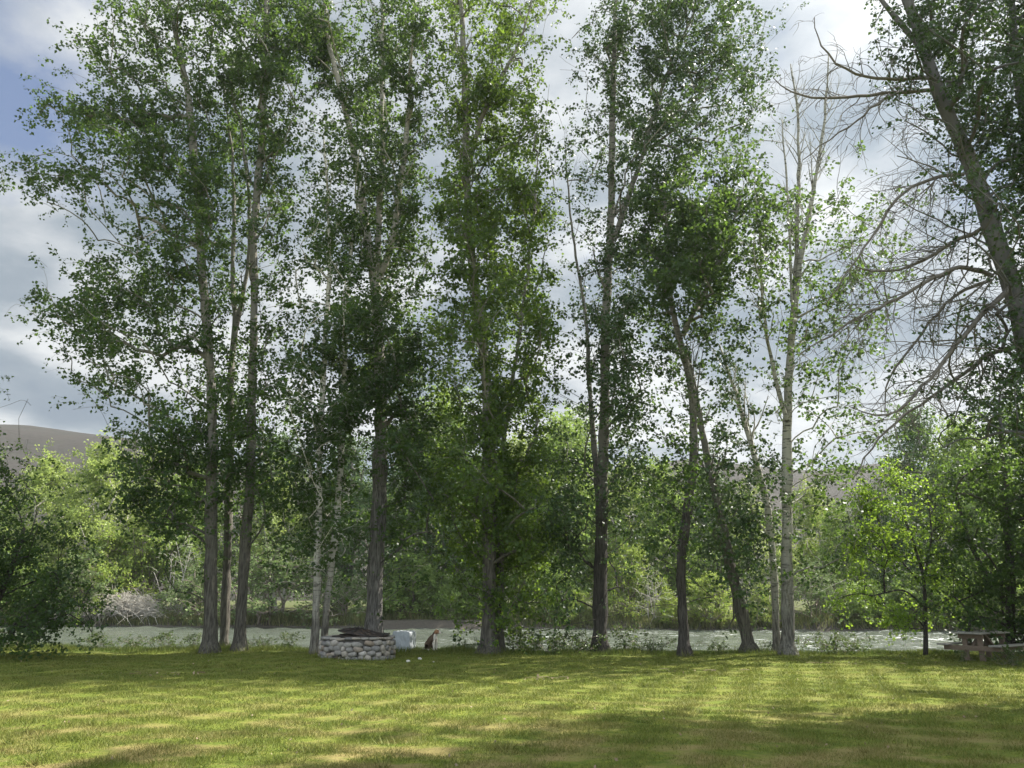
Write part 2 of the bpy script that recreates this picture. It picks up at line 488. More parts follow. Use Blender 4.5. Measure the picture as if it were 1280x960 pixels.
def build_far_grass():
    """rough grass and reeds that edge the far bank"""
    g = np.random.default_rng(12)
    n = 60000
    x = g.uniform(-52, 52, n); off = np.abs(g.normal(size=n)) * 2.2 + .15
    y = far_y(x) + off
    patch = np.sin(x * .45 + 1) + .6 * np.sin(x * 1.3) + g.normal(size=n) * .5
    keep = (patch > -1.3) & ~((x > -11) & (x < -2) & (off < 2.2)); x, y, off = x[keep], y[keep], off[keep]; n = len(x)
    h = g.uniform(.25, .95, n) * (.6 + .4 * np.sin(x * .9) ** 2); a = g.uniform(0, 6.3, n)
    z = ground_z(x, y)
    side = np.stack([np.cos(a), np.sin(a), 0 * a], 1) * .03
    b = np.stack([x, y, z - .02], 1)
    tip = b + np.stack([g.normal(size=n) * .2, g.normal(size=n) * .2, np.ones(n)], 1) * h[:, None]
    v = np.stack([b - side, b + side, tip], 1).reshape(-1, 3)
    me = mesh_np('far_bank_grass', v, None, np.arange(len(v)).reshape(-1, 3))
    o = link('far_bank_grass', me, leaf_mat('reed', [(0, (.07, .095, .035)), (.6, (.13, .15, .055)), (1, (.28, .24, .12))], (.3, .33, .12), .3, .6, .2, .3))
    tag(o, 'long rough green and straw coloured grass along the far waterline', 'grass', kind='stuff')
build_far_grass()

# ------------------------------------------------------------------ river
def build_river():
    xs = np.linspace(-140, 140, 421); ys = np.linspace(24, 78, 160)
    X, Y = np.meshgrid(xs, ys)
    g = np.random.default_rng(5)
    Z = np.full(X.shape, WATER_Z)
    for _ in range(26):
        k = g.uniform(.8, 4.2); th = g.normal() * .9 + 1.57 * (g.random() < .45); ph = g.uniform(0, 6.28)
        Z += .022 / k ** .5 * np.sin(k * (X * math.cos(th) + Y * math.sin(th)) + ph)
    n, m = len(ys), len(xs)
    i = (np.arange(n - 1)[:, None] * m + np.arange(m - 1)[None]).ravel()
    me = mesh_np('river', np.stack([X, Y, Z], -1), np.stack([i, i + 1, i + m + 1, i + m], 1), smooth=True)
    mt, nt, out = new_mat('river_water')
    oc = obj_coords(nt)
    w1 = noise(nt, oc, 1.5, 6, .7, (.55, 1.3, 1))
    w2 = noise(nt, oc, 5.0, 4, .7, (.6, 1.2, 1))
    h = math_n(nt, 'ADD', w1, math_n(nt, 'MULTIPLY', w2, .4))
    foam = math_n(nt, 'MULTIPLY', ramp(nt, w1, [(.50, 0), (.60, 1)]), ramp(nt, w2, [(.46, 0), (.57, 1)]))
    foam = math_n(nt, 'MULTIPLY', foam, ramp(nt, noise(nt, oc, .16, 3), [(.38, .15), (.6, 1)]))
    sep = N(nt, 'ShaderNodeSeparateXYZ'); L(nt, oc, sep.inputs[0])
    rif = N(nt, 'ShaderNodeMapRange'); rif.inputs[1].default_value = -14; rif.inputs[2].default_value = 16; rif.inputs[3].default_value = .12; L(nt, sep.outputs[0], rif.inputs[0])
    foam = math_n(nt, 'MULTIPLY', foam, rif.outputs[0])                      # the riffle breaks white on the right
    silt = mixc(nt, noise(nt, oc, .3, 3), (.055, .066, .052), (.10, .112, .09))
    c = mixc(nt, math_n(nt, 'MULTIPLY', foam, .7), silt, (.75, .78, .76))
    p = principled(nt, out, c, mixc(nt, foam, (.13, .13, .13), (.7, .7, .7)), bump(nt, h, 1.0, .12), .5)
    p.inputs['IOR'].default_value = 1.33
    tag(link('river', me, mt), kind='structure')
build_river()

# ------------------------------------------------------------------ hills
def build_hills():
    g = np.random.default_rng(3)
    us = np.array([-900, -500, -200, -60, 0, 40, 95, 130, 160, 230, 330, 480, 640, 760, 800, 830, 900, 960, 1000, 1030, 1080, 1140, 1250, 1500, 1900, 2300])
    vs = np.array([640, 600, 585, 550, 541, 533, 528, 533, 538, 548, 575, 600, 600, 584, 577, 574, 585, 588, 582, 578, 590, 612, 600, 560, 600, 640])
    Y0 = 600.0
    U = np.linspace(-900, 2300, 321)
    hz = np.array([at(640, v, Y0)[2] for v in np.interp(U, us, vs)])
    X0 = (U - 640) / F_PX * Y0 / CP * 1.08
    rows = np.linspace(-1, 1, 61)
    Xg = np.repeat(X0[None], 61, 0); Yg = Y0 + rows[:, None] * 300 + 0 * Xg
    prof = (1 - np.abs(rows) ** 1.5)[:, None]
    Z = hz[None] * prof - 3
    for _ in range(30):
        k = g.uniform(.01, .075); th = g.uniform(0, 6.28); ph = g.uniform(0, 6.28)
        Z += .042 / k ** .8 * np.sin(k * (Xg * math.cos(th) + Yg * math.sin(th)) + ph) * np.minimum(1, (1 - np.abs(rows))[:, None] * 2) * np.minimum(1, np.abs(rows)[:, None] * 3 + .12)
    n, m = Z.shape
    i = (np.arange(n - 1)[:, None] * m + np.arange(m - 1)[None]).ravel()
    me = mesh_np('hills', np.stack([Xg, Yg, Z], -1), np.stack([i, i + 1, i + m + 1, i + m], 1), smooth=True)
    mt, nt, out = new_mat('sage_hill')
    oc = obj_coords(nt)
    c = mixc(nt, noise(nt, oc, .015, 6, .6), (.018, .0165, .0135), (.048, .0405, .033))
    c = mixc(nt, ramp(nt, noise(nt, oc, .05, 4, .6), [(.48, 0), (.66, .5)]), c, (.022, .026, .014))
    principled(nt, out, c, .95, bump(nt, noise(nt, oc, .03, 4, .55), .7, 5), .1)
    tag(link('hills', me, mt), kind='structure')
build_hills()

# ------------------------------------------------------------------ the riverside row: stems by distance, then leaf density read over a 40 px lattice
def Yb(u, v=808):
    p = on_ground(u, v); return float(edge_y(p[0]) - .25)

TR = {}
def decl(key, Y, stems, **kw): TR[key] = dict(Y=Y, stems=stems, **kw)
# a stem: list of (u, v, width px, depth offset m); bases run down to the ground
decl('A', 24.9, [[(263, 812, 21, 0), (263, 790, 18, 0), (264, 650, 16.5, 0), (266, 520, 15, 0), (258, 400, 13.5, 0), (253, 340, 13, 0), (249, 280, 12, 0), (237, 133, 10, .1), (229, 80, 8, .2), (213, 12, 6, .2), (200, -60, 3, .3)]],
     label='leftmost riverside cottonwood with long leafy boughs reaching out over the left sky', bark='bark_grey', leaf='leaf_poplar', vtop=-90)
decl('B', 25.6, [[(299, 810, 18, 0), (300, 790, 15, 0), (306, 690, 14, 0), (313, 600, 13, 0), (315, 480, 12, 0), (318, 350, 11, 0), (316, 300, 11, 0), (328, 167, 9, -.2), (331, 50, 7, -.3), (335, -70, 3, -.3)]],
     label='slim grey cottonwood leaning slightly right, just right of the far-reaching leftmost one', bark='bark_grey', leaf='leaf_poplar', vtop=-90)
decl('C', 27.2, [[(281, 806, 12, 0), (284, 700, 11, 0), (289, 520, 10, 0), (288, 453, 9.5, 0), (295, 413, 9, 0), (290, 353, 7, .3), (293, 267, 6, .4), (291, 190, 4, .5), (280, 120, 2.5, .5)], [(295, 413, 7.5, 0), (303, 370, 7, -.1), (312, 325, 6, -.2), (312, 250, 5, -.3), (300, 150, 3, -.3)]],
     label='forked pale cottonwood standing behind the gap between the first two trunks', bark='bark_grey', leaf='leaf_poplar', vtop=90)
decl('D', 24.4, [[(394, 812, 12, 0), (395, 760, 10, 0), (397, 700, 9.5, 0), (400, 560, 9, 0), (405, 450, 8, 0), (412, 330, 6, 0), (410, 240, 4, .2), (404, 170, 2.5, .3)], [(404, 812, 11, .5), (406, 770, 9, .5), (411, 735, 8.5, .5), (424, 625, 8.5, .6), (430, 500, 8, .6), (432, 400, 6, .6), (440, 300, 4, .6), (452, 220, 2.5, .6)]],
     label='twin white stemmed cottonwood rising right behind the stone fire ring', bark='bark_pale', leaf='leaf_poplar', vtop=150)
decl('E', 26.0, [[(466, 806, 29, 0), (467, 785, 24, 0), (470, 700, 21, 0), (475, 600, 19, 0), (476, 480, 17.5, 0), (470, 360, 16, 0), (456, 280, 12, .1), (447, 207, 11, .2), (431, 133, 9, .3), (410, 50, 7, .3), (400, -60, 3, .3)],
     [(472, 350, 10, -.1), (489, 313, 9, -.3), (498, 250, 8, -.4), (507, 187, 7, -.5), (513, 100, 5, -.6), (520, -40, 2.5, -.6)], [(471, 350, 10, .2), (474, 260, 9, .5), (479, 183, 8.5, .6), (477, 127, 7, .6), (478, 20, 5, .7), (480, -70, 2.5, .7)]],
     label='thickest grey furrowed cottonwood, splitting into three upright limbs halfway up', bark='bark_thick', leaf='leaf_poplar', vtop=-100)
decl('F', 25.0, [[(611, 812, 24, 0), (611, 790, 20, 0), (612, 700, 18, 0), (611, 600, 17, 0), (609, 480, 16, 0), (597, 380, 14.5, 0), (589, 320, 13.5, 0), (584, 250, 12.5, 0), (583, 180, 11.5, 0), (581, 90, 9, 0), (576, 0, 6, .1), (572, -80, 3, .1)],
     [(624, 812, 12, .5), (625, 780, 10, .5), (626, 690, 9, .5), (622, 600, 8, .6), (640, 480, 6, .6), (655, 380, 5, .6), (668, 260, 4, .5), (672, 190, 2, .5)], [(584, 215, 8, -.2), (602, 145, 7, -.4), (627, 93, 5.5, -.6), (650, 55, 4, -.7), (668, -10, 2, -.8)]],
     label='cottonwood with sunlit lime lower leaves and a thin second stem, mid row', bark='bark_grey', leaf='leaf_sunlit', vtop=-100)
decl('G', 26.2, [[(750, 808, 24, 0), (750, 790, 20, 0), (751, 700, 18, 0), (753, 600, 16, 0), (756, 507, 15, 0), (757, 400, 13, 0), (763, 300, 11.5, 0), (765, 200, 10, 0), (766, 133, 8, 0), (769, 33, 6, 0), (770, -60, 3, 0)],
     [(749, 640, 8, .3), (744, 573, 8, .4), (736, 480, 7, .5), (734, 400, 5, .6), (716, 300, 3.5, .7), (707, 200, 2, .7)], [(768, 300, 8, -.3), (785, 245, 7.5, -.5), (804, 193, 6.5, -.6), (820, 133, 5.5, -.8), (842, 70, 4, -.9), (880, -10, 2, -1)]],
     label='tall cottonwood with airy spreading top and dark lower trunk standing in weeds', bark='bark_dark', leaf='leaf_dull', vtop=-80)
decl('H', 24.2, [[(856, 814, 17, 0), (855, 790, 14, 0), (850, 730, 13, 0), (857, 650, 12.5, 0), (866, 600, 12.5, 0), (868, 560, 12, 0), (866, 490, 11, 0), (850, 425, 10.5, 0), (840, 395, 9, 0), (836, 330, 7, 0), (830, 240, 4, 0)],
     [(853, 420, 8, -.2), (868, 385, 7, -.4), (885, 360, 6.5, -.6), (905, 310, 4.5, -.7), (925, 250, 2.5, -.8)]],
     label='bent slender cottonwood with a dark round clump of leaves high on its forked top', bark='bark_dark', leaf='leaf_poplar', vtop=220)
decl('I', 25.2, [[(937, 814, 22, 0), (935, 800, 18, 0), (926, 760, 17, 0), (915, 715, 15, 0), (900, 645, 12, .2), (888, 590, 10, .3), (876, 530, 8, .4), (868, 480, 6, .5), (858, 430, 3, .5)]],
     label='short dark trunk leaning hard left under a mass of ivy like leaves', bark='bark_grey', leaf='leaf_dull', vtop=420)
decl('J', 25.4, [[(972, 812, 11, 0), (970, 780, 9.5, 0), (966, 690, 9, 0), (957, 620, 8.5, 0), (951, 597, 8, 0), (934, 537, 7.5, 0), (917, 483, 6.5, 0), (907, 458, 5, .1), (900, 430, 2, .1)]],
     label='thin whitish half dead trunk leaning left with its top bare and broken', bark='bark_pale', leaf='leaf_dull', vtop=440)
decl('K', 24.1, [[(985, 816, 20, 0), (985, 790, 16.5, 0), (984, 700, 15, 0), (984, 620, 14, 0), (984, 520, 13, 0), (987, 463, 11.5, 0), (991, 403, 11, 0), (998, 337, 9, 0), (1013, 260, 6.5, 0), (1022, 207, 5, 0), (1031, 150, 3.6, 0), (1036, 67, 1.8, 0)],
     [(992, 400, 7, .2), (994, 340, 6.5, .2), (996, 300, 6, .2), (999, 200, 4.6, .2), (997, 133, 3.4, .2), (988, 80, 1.8, .2)], [(984, 525, 7, -.2), (977, 510, 6.5, -.2), (967, 463, 5.5, -.3), (957, 413, 4.8, -.4), (952, 363, 4, -.5), (950, 280, 2, -.5)], [(990, 380, 4, -.2), (987, 300, 3.6, -.2), (982, 207, 2.8, -.2), (977, 150, 1.6, -.2)]],
     label='white barked sparse tree whose leafless upper stems stand bare against the cloud', bark='bark_white', leaf='leaf_poplar', vtop=190, dens=1.3)

GRID = {  # rows of 40 px from v=0; columns of 40 px from u=0 to u=1080 (27 columns)
 0:  '0005788789458578413787722000000',
 1:  '0036767889978578415777740000000',
 2:  '0226656794888468412777660000000',
 3:  '0588888784688488714777661000000',
 4:  '0147877884688488734777650000000',
 5:  '5665678774688488734687750130000',
 6:  '0233468664888489934699987354200',
 7:  '0001578464978488832799987455100',
 8:  '0146774454887488834899975565100',
 9:  '1688877454898478836887755564000',
 10: '0277776476898878835874735563000',
 11: '0045556667999768835864524551000',
 12: '0012467767999679834854424341000',
 13: '0004688878939779833755632355200',
 14: '0004788878637889883757764563200',
 15: '0003787678636889884757875553000',
 16: '0001463246837489984546785340000',
 17: '0000021024413279972213574320000',
 18: '0000010000210148760110342110000',
 19: '0000000000000025430000110000000',
}
CROWN_TOP = {-1: .8, -2: .5}

def trunk_u(tr, v):
    best = []
    for st in tr['stems']:
        a = np.array([(p[1], p[0], p[3]) for p in st])[::-1]
        if a[0, 0] - 45 <= v <= a[-1, 0] + 5:
            best.append((np.interp(v, a[:, 0], a[:, 1]), np.interp(v, a[:, 0], a[:, 2])))
    return best

def stem_world(st, Y):
    pts = np.array([at(u, v, Y + dz) for u, v, w, dz in st])
    rad = np.array([(.46 if v > 560 else .41) * w * px_size(u, v, Y + dz) for u, v, w, dz in st])
    return pts, rad

def lai(d):
    return -math.log(1 - (min(d, 9) / 9) ** 1.35 * .94) / .52

CELLS = {k: [] for k in TR}
def assign():
    g = np.random.default_rng(21)
    for row in list(range(-2, 20)):
        src = GRID[max(row, 0)]
        for c, ch in enumerate(src):
            d = int(ch) * CROWN_TOP.get(row, 1.0)
            if row < 0 and c > 22: d = 0
            if d < .6: continue
            v = row * 40 + 20
            for sub in range(6 if d > 3 else 3):
                uu = c * 40 + g.uniform(2, 38); vv = v + g.uniform(-18, 18)
                best = None
                for k, tr in TR.items():
                    if vv < tr['vtop'] - 20: continue
                    for (tu, dz) in trunk_u(tr, vv + 25):
                        s = abs(tu - uu) + g.uniform(0, 26) + tr.get('bias', 0)
                        if best is None or s < best[0]: best = (s, k, tu, dz)
                if best is None: continue
                _, k, tu, dz = best
                n_sub = 6 if d > 3 else 3
                CELLS[k].append((uu, vv, d, n_sub, abs(tu - uu), dz))
assign()

BASES = []
def build_tree(k, tr, name='cottonwood_tree', cat='tree', group='cottonwoods in a row along the near riverbank'):
    g = np.random.default_rng(abs(hash(k)) % 1 + sum(map(ord, k)) * 31)
    Y = tr['Y']
    stems = [stem_world(s, Y) for s in tr['stems']]
    b = stems[0][0][0]
    base = np.array([b[0], Y, float(ground_z(b[0], Y)) - .06])
    BASES.append((base[0], base[1], stems[0][1][0] * 1.5))
    tm, lm = MB(), MB()
    nodes = []
    for si, (pts, rad) in enumerate(stems):
        if si == 0 or tr['stems'][si][0][1] > 790: pts[0][2] = base[2] - .05
        p, r = resample(pts - base, rad, .45)
        r = r * (1 + .07 * g.normal(size=len(r)))
        lo = p[:, 2] < .5
        r = r * (1 + .75 * np.clip(1 - p[:, 2] / .6, 0, 1) ** 2)
        p[1:, :2] += g.normal(size=(len(p) - 1, 2)) * .012
        tm.tube(p, r, 12)
        nodes += list(p[p[:, 2] > 1.1])
    nodes = np.array(nodes)
    A, NL = [], []
    for (u, v, d, ns, du, dz) in CELLS.get(k, []):
        ps = px_size(u, v, Y)
        depth = dz + g.normal() * (.55 + min(1.3, .35 + 40 * ps * .5))
        A.append(at(u, v, Y + depth) - base)
        area = (40 * ps) ** 2
        NL.append(lai(d) * area / (tr.get('lsz', .12) ** 2 * .42) / ns)
    A = np.array(A); NL = np.array(NL) * tr.get('dens', 1.9) * g.lognormal(-.05, .3, len(NL))
    grow(tm, lm, nodes, A, NL, g, leaf_size=tr.get('lsz', .12), twig=(.25, .8), leaves_per=14, spread=.24)
    for (n, ln, i, t0) in tr.get('bare', []):
        p, r = resample(stems[i][0] - base, stems[i][1], .45)
        bare_side(tm, p, r, n, ln, g, 1, .5, .3, t0)
    root = empty(name, base, 0, tr['label'], cat, group)
    link('trunk', tm.mesh('cottonwood_trunk', True), M[tr['bark']], root)
    link('crown', lm.mesh('cottonwood_crown'), M[tr['leaf']], root)
    return root

TR['K']['bare'] = [(26, 1.9, 0, .55), (24, 1.7, 1, .25), (10, 1.4, 2, .5), (14, 1.2, 3, .2)]
TR['J']['bare'] = [(12, 1.6, 0, .6)]
TR['I']['bare'] = [(14, 2.0, 0, .5)]
TR['H']['bare'] = [(8, 1.8, 0, .4), (5, 1.5, 1, .3)]
TR['G']['bare'] = [(12, 2.2, 0, .35), (9, 1.6, 1, .3), (8, 1.8, 2, .3)]
TR['F']['bare'] = [(8, 2.0, 0, .5), (6, 1.6, 2, .1)]
TR['B']['bare'] = [(8, 2.0, 0, .4)]
TR['E']['bare'] = [(6, 1.8, 1, .1)]
for k, tr in TR.items(): build_tree(k, tr)

# ------------------------------------------------------------------ trees with their own leaf lattice: (col0, {row: digits})
def grid_tree(name, Y, stems, col0, rows, label, bark, leaf, group=None, lsz=.1, sub=3, depth=1.2, cat='tree', seed=1, dens=2.0, extra=None, **gk):
    g = np.random.default_rng(seed)
    sw = [stem_world(s, Y) for s in stems]
    b = sw[0][0][0]
    base = np.array([b[0], Y, float(ground_z(b[0], Y)) - .05])
    tm, lm = MB(), MB(); nodes = []
    for si, (pts, rad) in enumerate(sw):
        if si == 0: pts[0][2] = base[2] - .05
        p, r = resample(pts - base, rad, .4)
        r = r * (1 + .08 * g.normal(size=len(r)))
        tm.tube(p, r, 12); nodes += list(p[p[:, 2] > .25])
    A, NL = [], []
    for row, s in rows.items():
        for c, ch in enumerate(s):
            d = int(ch)
            if d == 0: continue
            for _ in range(sub):
                u = (col0 + c) * 40 + g.uniform(0, 40); v = row * 40 + g.uniform(0, 40)
                ps = px_size(u, v, Y)
                p = at(u, v, Y + g.normal() * depth) - base
                if p[2] < .12: p[2] = g.uniform(.12, .4)
                A.append(p); NL.append(lai(d) * (40 * ps) ** 2 / (lsz ** 2 * .42) / sub * dens)
    grow(tm, lm, np.array(nodes), np.array(A), np.array(NL), g, leaf_size=lsz, **gk)
    root = empty(name, base, 0, label, cat, group)
    link('trunk', tm.mesh(name + '_trunk', True), M[bark], root)
    link('crown', lm.mesh(name + '_crown'), M[leaf], root)
    return root, base, g

# right: the big leaning half-dead tree
Y11 = 13.0
r11, b11, g11 = grid_tree('leaning_tree', Y11,
    [[(1338, 842, 46, 0), (1334, 760, 38, 0), (1318, 600, 35, 0), (1292, 450, 31, 0), (1262, 345, 28, 0), (1238, 283, 25, 0), (1214, 200, 22, 0), (1187, 150, 20, 0), (1171, 110, 18, 0), (1154, 57, 16, 0), (1136, 7, 14, 0), (1115, -60, 9, 0), (1100, -120, 4, 0)],
     [(1150, 58, 9, .1), (1121, 23, 8, .2), (1099, 0, 7, .3), (1070, -50, 4, .3)],
     [(1300, 470, 20, .3), (1296, 330, 18, .6), (1288, 200, 15, .9), (1270, 80, 12, 1.0), (1262, -40, 7, 1.1), (1255, -110, 3, 1.1)],
     [(1320, 600, 18, -.3), (1352, 430, 15, -.5), (1380, 250, 12, -.7), (1390, 90, 8, -.8), (1400, -80, 3, -.8)]],
    27, {-3: '0035555440', -2: '0267777664', -1: '1478888775', 0: '3788888886', 1: '3688888886', 2: '1468899886', 3: '0268899986', 4: '0038899986',
         5: '0016899986', 6: '0115799986', 7: '0013689986', 8: '0012578886', 9: '0013588886', 10: '0024688886', 11: '0135788876', 12: '0145789876', 13: '0024689876'},
    'big leaning tree at the right whose bare crooked dead limbs reach left into sky', 'bark_lean', 'leaf_dull', lsz=.068, sub=4, depth=1.0, seed=41, spread=.17, dens=1.3, twig=(.2, .6))
dead = MB()
DEAD = [
 ([(1204, 218, 9, -.1), (1165, 222, 8, -.5), (1125, 240, 7, -.8), (1105, 270, 6, -.9), (1080, 310, 5, -1), (1055, 345, 4, -1), (1038, 372, 3, -1)], 12, 1.3),
 ([(1232, 282, 9, 0), (1190, 303, 8, .3), (1150, 330, 7, .5), (1110, 342, 5, .7), (1078, 340, 3.5, .8), (1062, 328, 2, .8)], 12, 1.2),
 ([(1240, 345, 11, 0), (1205, 330, 10, -.3), (1170, 345, 9, -.5), (1120, 374, 8, -.7), (1075, 395, 6, -.8), (1040, 418, 4.5, -.9), (998, 442, 2.5, -.9)], 16, 1.3),
 ([(1240, 350, 8, .2), (1200, 362, 7.5, .4), (1168, 395, 6.5, .6), (1135, 440, 5.5, .7), (1112, 465, 4.5, .7), (1105, 500, 3, .7), (1106, 515, 2, .7)], 10, 1.0),
 ([(1262, 360, 13, -.3), (1225, 395, 11, -.6), (1195, 430, 9.5, -.8), (1170, 465, 8, -1), (1140, 500, 6.5, -1.1), (1115, 522, 5, -1.2), (1085, 522, 3.5, -1.2), (1060, 508, 2, -1.2)], 14, 1.2),
 ([(1285, 430, 12, .2), (1240, 440, 10, .2), (1205, 465, 8.5, .2), (1165, 497, 7, .1), (1130, 518, 6, .1), (1100, 545, 4.5, 0), (1080, 575, 3.2, 0), (1066, 600, 2, 0)], 14, 1.2),
 ([(1172, 97, 8, 0), (1140, 98, 7.5, -.2), (1110, 100, 7, -.4), (1075, 96, 6, -.5), (1045, 78, 5, -.6), (1022, 55, 3.5, -.6), (1018, 22, 2, -.6)], 9, 1.0),
 ([(1168, 112, 8.5, .1), (1130, 116, 8, .3), (1085, 118, 7, .5), (1040, 123, 6, .6), (1005, 122, 4.5, .7), (985, 112, 3.5, .7), (966, 98, 2, .7)], 11, 1.0),
 ([(1165, 112, 6, -.2), (1115, 116, 5.5, -.4), (1085, 140, 5, -.5), (1060, 160, 4, -.6), (1030, 180, 3, -.6), (1005, 200, 2, -.6)], 8, .9),
 ([(1216, 205, 5, .1), (1180, 185, 4, .4), (1155, 160, 3, .5), (1130, 150, 2, .6)], 10, 1.0),
 ([(1230, 262, 5, -.2), (1195, 230, 4, -.6), (1165, 205, 3, -.8), (1120, 195, 2, -.9)], 12, 1.2),
 ([(1245, 310, 5, .3), (1205, 290, 4, .8), (1160, 270, 3, 1.0), (1120, 250, 2, 1.1)], 12, 1.2),
 ([(1255, 330, 5, -.3), (1215, 370, 4, -.6), (1180, 380, 3, -.8), (1140, 385, 2, -.9)], 12, 1.1),
]
for st, n, ln in DEAD:
    pts, rad = stem_world(st, Y11)
    p, r = resample(pts - b11, rad * .68, .22)
    p[1:] += g11.normal(size=(len(p) - 1, 3)) * .012
    dead.tube(p, r, 6)
    bare_side(dead, p, r, int(n * 2.5), ln * 1.05, g11, 1, -.12, .6, .1)
link('dead_branches', dead.mesh('dead_branches', True), M['bark_dead'], r11)

# a tree just right of the view whose shade lies across the near lawn
def shade_tree(x, y, h, seed, label):
    g = np.random.default_rng(seed); tm, lm = MB(), MB()
    p, r = resample([[0, 0, -.1], [.2, .1, h * .5], [-.1, .2, h * .95]], [.28, .18, .03], .5); tm.tube(p, r, 10)
    A = []
    while len(A) < 110:
        q = g.normal(size=3) * [2.3, 2.0, h * .2] + [0, 0, h * .62]
        if h * .25 < q[2] < h * 1.02: A.append(q)
    grow(tm, lm, p[p[:, 2] > 2], np.array(A), g.lognormal(-.1, .5, 110) * 320, g, leaf_size=.11, twig=(.3, .8), leaves_per=20, spread=.25)
    root = empty('cottonwood_tree', (x, y, 0), 0, label, 'tree')
    link('trunk', tm.mesh('shade_trunk', True), M['bark_grey'], root); link('crown', lm.mesh('shade_crown'), M['leaf_poplar'], root)
shade_tree(17.0, 12.0, 22, 501, 'cottonwood beyond the right edge whose dappled shade crosses the near lawn')
shade_tree(14.6, 14.6, 28, 502, 'tall cottonwood hidden behind the leaning tree at the right edge')
shade_tree(21.5, 15.8, 27, 503, 'taller cottonwood beyond the right edge, farther back than the leaning tree')

# left edge: dense bushy tree, its twigs hang into the frame
grid_tree('bushy_tree', 23.0, [[(-40, 822, 16, 0), (-42, 700, 13, 0), (-60, 560, 10, .2), (-70, 420, 6, .3)], [(-38, 800, 10, .1), (10, 730, 8, .4), (30, 660, 5, .6)], [(-40, 640, 8, -.1), (-20, 560, 6, -.3), (-30, 450, 3, -.4)]],
    -4, {8: '12100', 9: '25510', 10: '36410', 11: '36300', 12: '576410', 13: '677420', 14: '788840', 15: '8888731', 16: '8888852', 17: '8999984', 18: '8999995', 19: '8999996'},
    'dark bushy tree at the left edge of the view, leafy down to the lawn', 'bark_dark', 'leaf_poplar', lsz=.098, depth=1.3, seed=51, dens=.95)
# right edge: dense dark broadleaf trees behind the picnic table
grid_tree('broadleaf_tree', 23.6, [[(1262, 828, 14, 0), (1264, 740, 12, 0), (1258, 620, 9, 0), (1250, 520, 5, 0)], [(1262, 760, 8, .2), (1215, 690, 6, .3), (1195, 620, 3, .4)]],
    28, {12: '013531', 13: '0147876', 14: '0268887', 15: '1578988', 16: '2578998', 17: '3678998', 18: '2578998', 19: '0257887'},
    'dense dark broadleaf tree drooping over the wooden picnic table', 'bark_dark', 'leaf_poplar', lsz=.105, depth=1.2, seed=61, dens=1.6)
# yellow-green sapling with tiered sprays
def sapling():
    g = np.random.default_rng(71)
    Y = 24.0
    st = [[(1158, 830, 7, 0), (1157, 780, 5.5, 0), (1155, 720, 4.5, 0), (1142, 680, 3.6, .1), (1128, 640, 3, .1), (1122, 600, 2, .1)], [(1156, 735, 3, .1), (1125, 700, 2.4, .2), (1100, 660, 1.6, .3)], [(1157, 760, 3, -.1), (1130, 735, 2.4, -.2), (1090, 745, 1.6, -.3)], [(1156, 720, 3, 0), (1165, 670, 2.4, -.2), (1160, 620, 1.5, -.3)]]
    sw = [stem_world(s, Y) for s in st]
    b = sw[0][0][0]; base = np.array([b[0], Y, float(ground_z(b[0], Y)) - .04]); sw[0][0][0][2] = base[2] - .03
    tm, lm = MB(), MB(); nodes = []
    for pts, rad in sw:
        p, r = resample(pts - base, rad, .2); tm.tube(p, r, 7); nodes += list(p[p[:, 2] > .6])
    pads = [(1115, 592, 26), (1098, 612, 34), (1135, 606, 30), (1082, 636, 36), (1122, 636, 40), (1160, 628, 30), (1078, 662, 36), (1110, 668, 34), (1152, 660, 40), (1190, 655, 26), (1092, 694, 32), (1132, 694, 34), (1172, 690, 36), (1066, 678, 20), (1070, 722, 18), (1150, 722, 30), (1185, 722, 28), (1058, 750, 22), (1086, 748, 24), (1118, 757, 22), (1172, 768, 24), (1138, 774, 22), (1112, 778, 18), (1185, 745, 24)]
    A, NL = [], []
    for u, v, w in pads:
        for _ in range(3):
            A.append(at(u + g.uniform(-w, w) * .75, v + g.normal() * 4, Y + g.normal() * .7) - base); NL.append(w * 4.8)
    grow(tm, lm, np.array(nodes), np.array(A), np.array(NL), g, leaf_size=.076, twig=(.3, .75), up=.0, droop=.15, spread=.1, limb_max=.025, aspect=.95)
    root = empty('maple_sapling', base, 0, 'young yellow-green sapling with tiered leaf sprays, left of the picnic table', 'tree')
    link('trunk', tm.mesh('sapling_trunk', True), M['bark_dark'], root)
    link('crown', lm.mesh('sapling_crown'), M['leaf_maple'], root)
sapling()

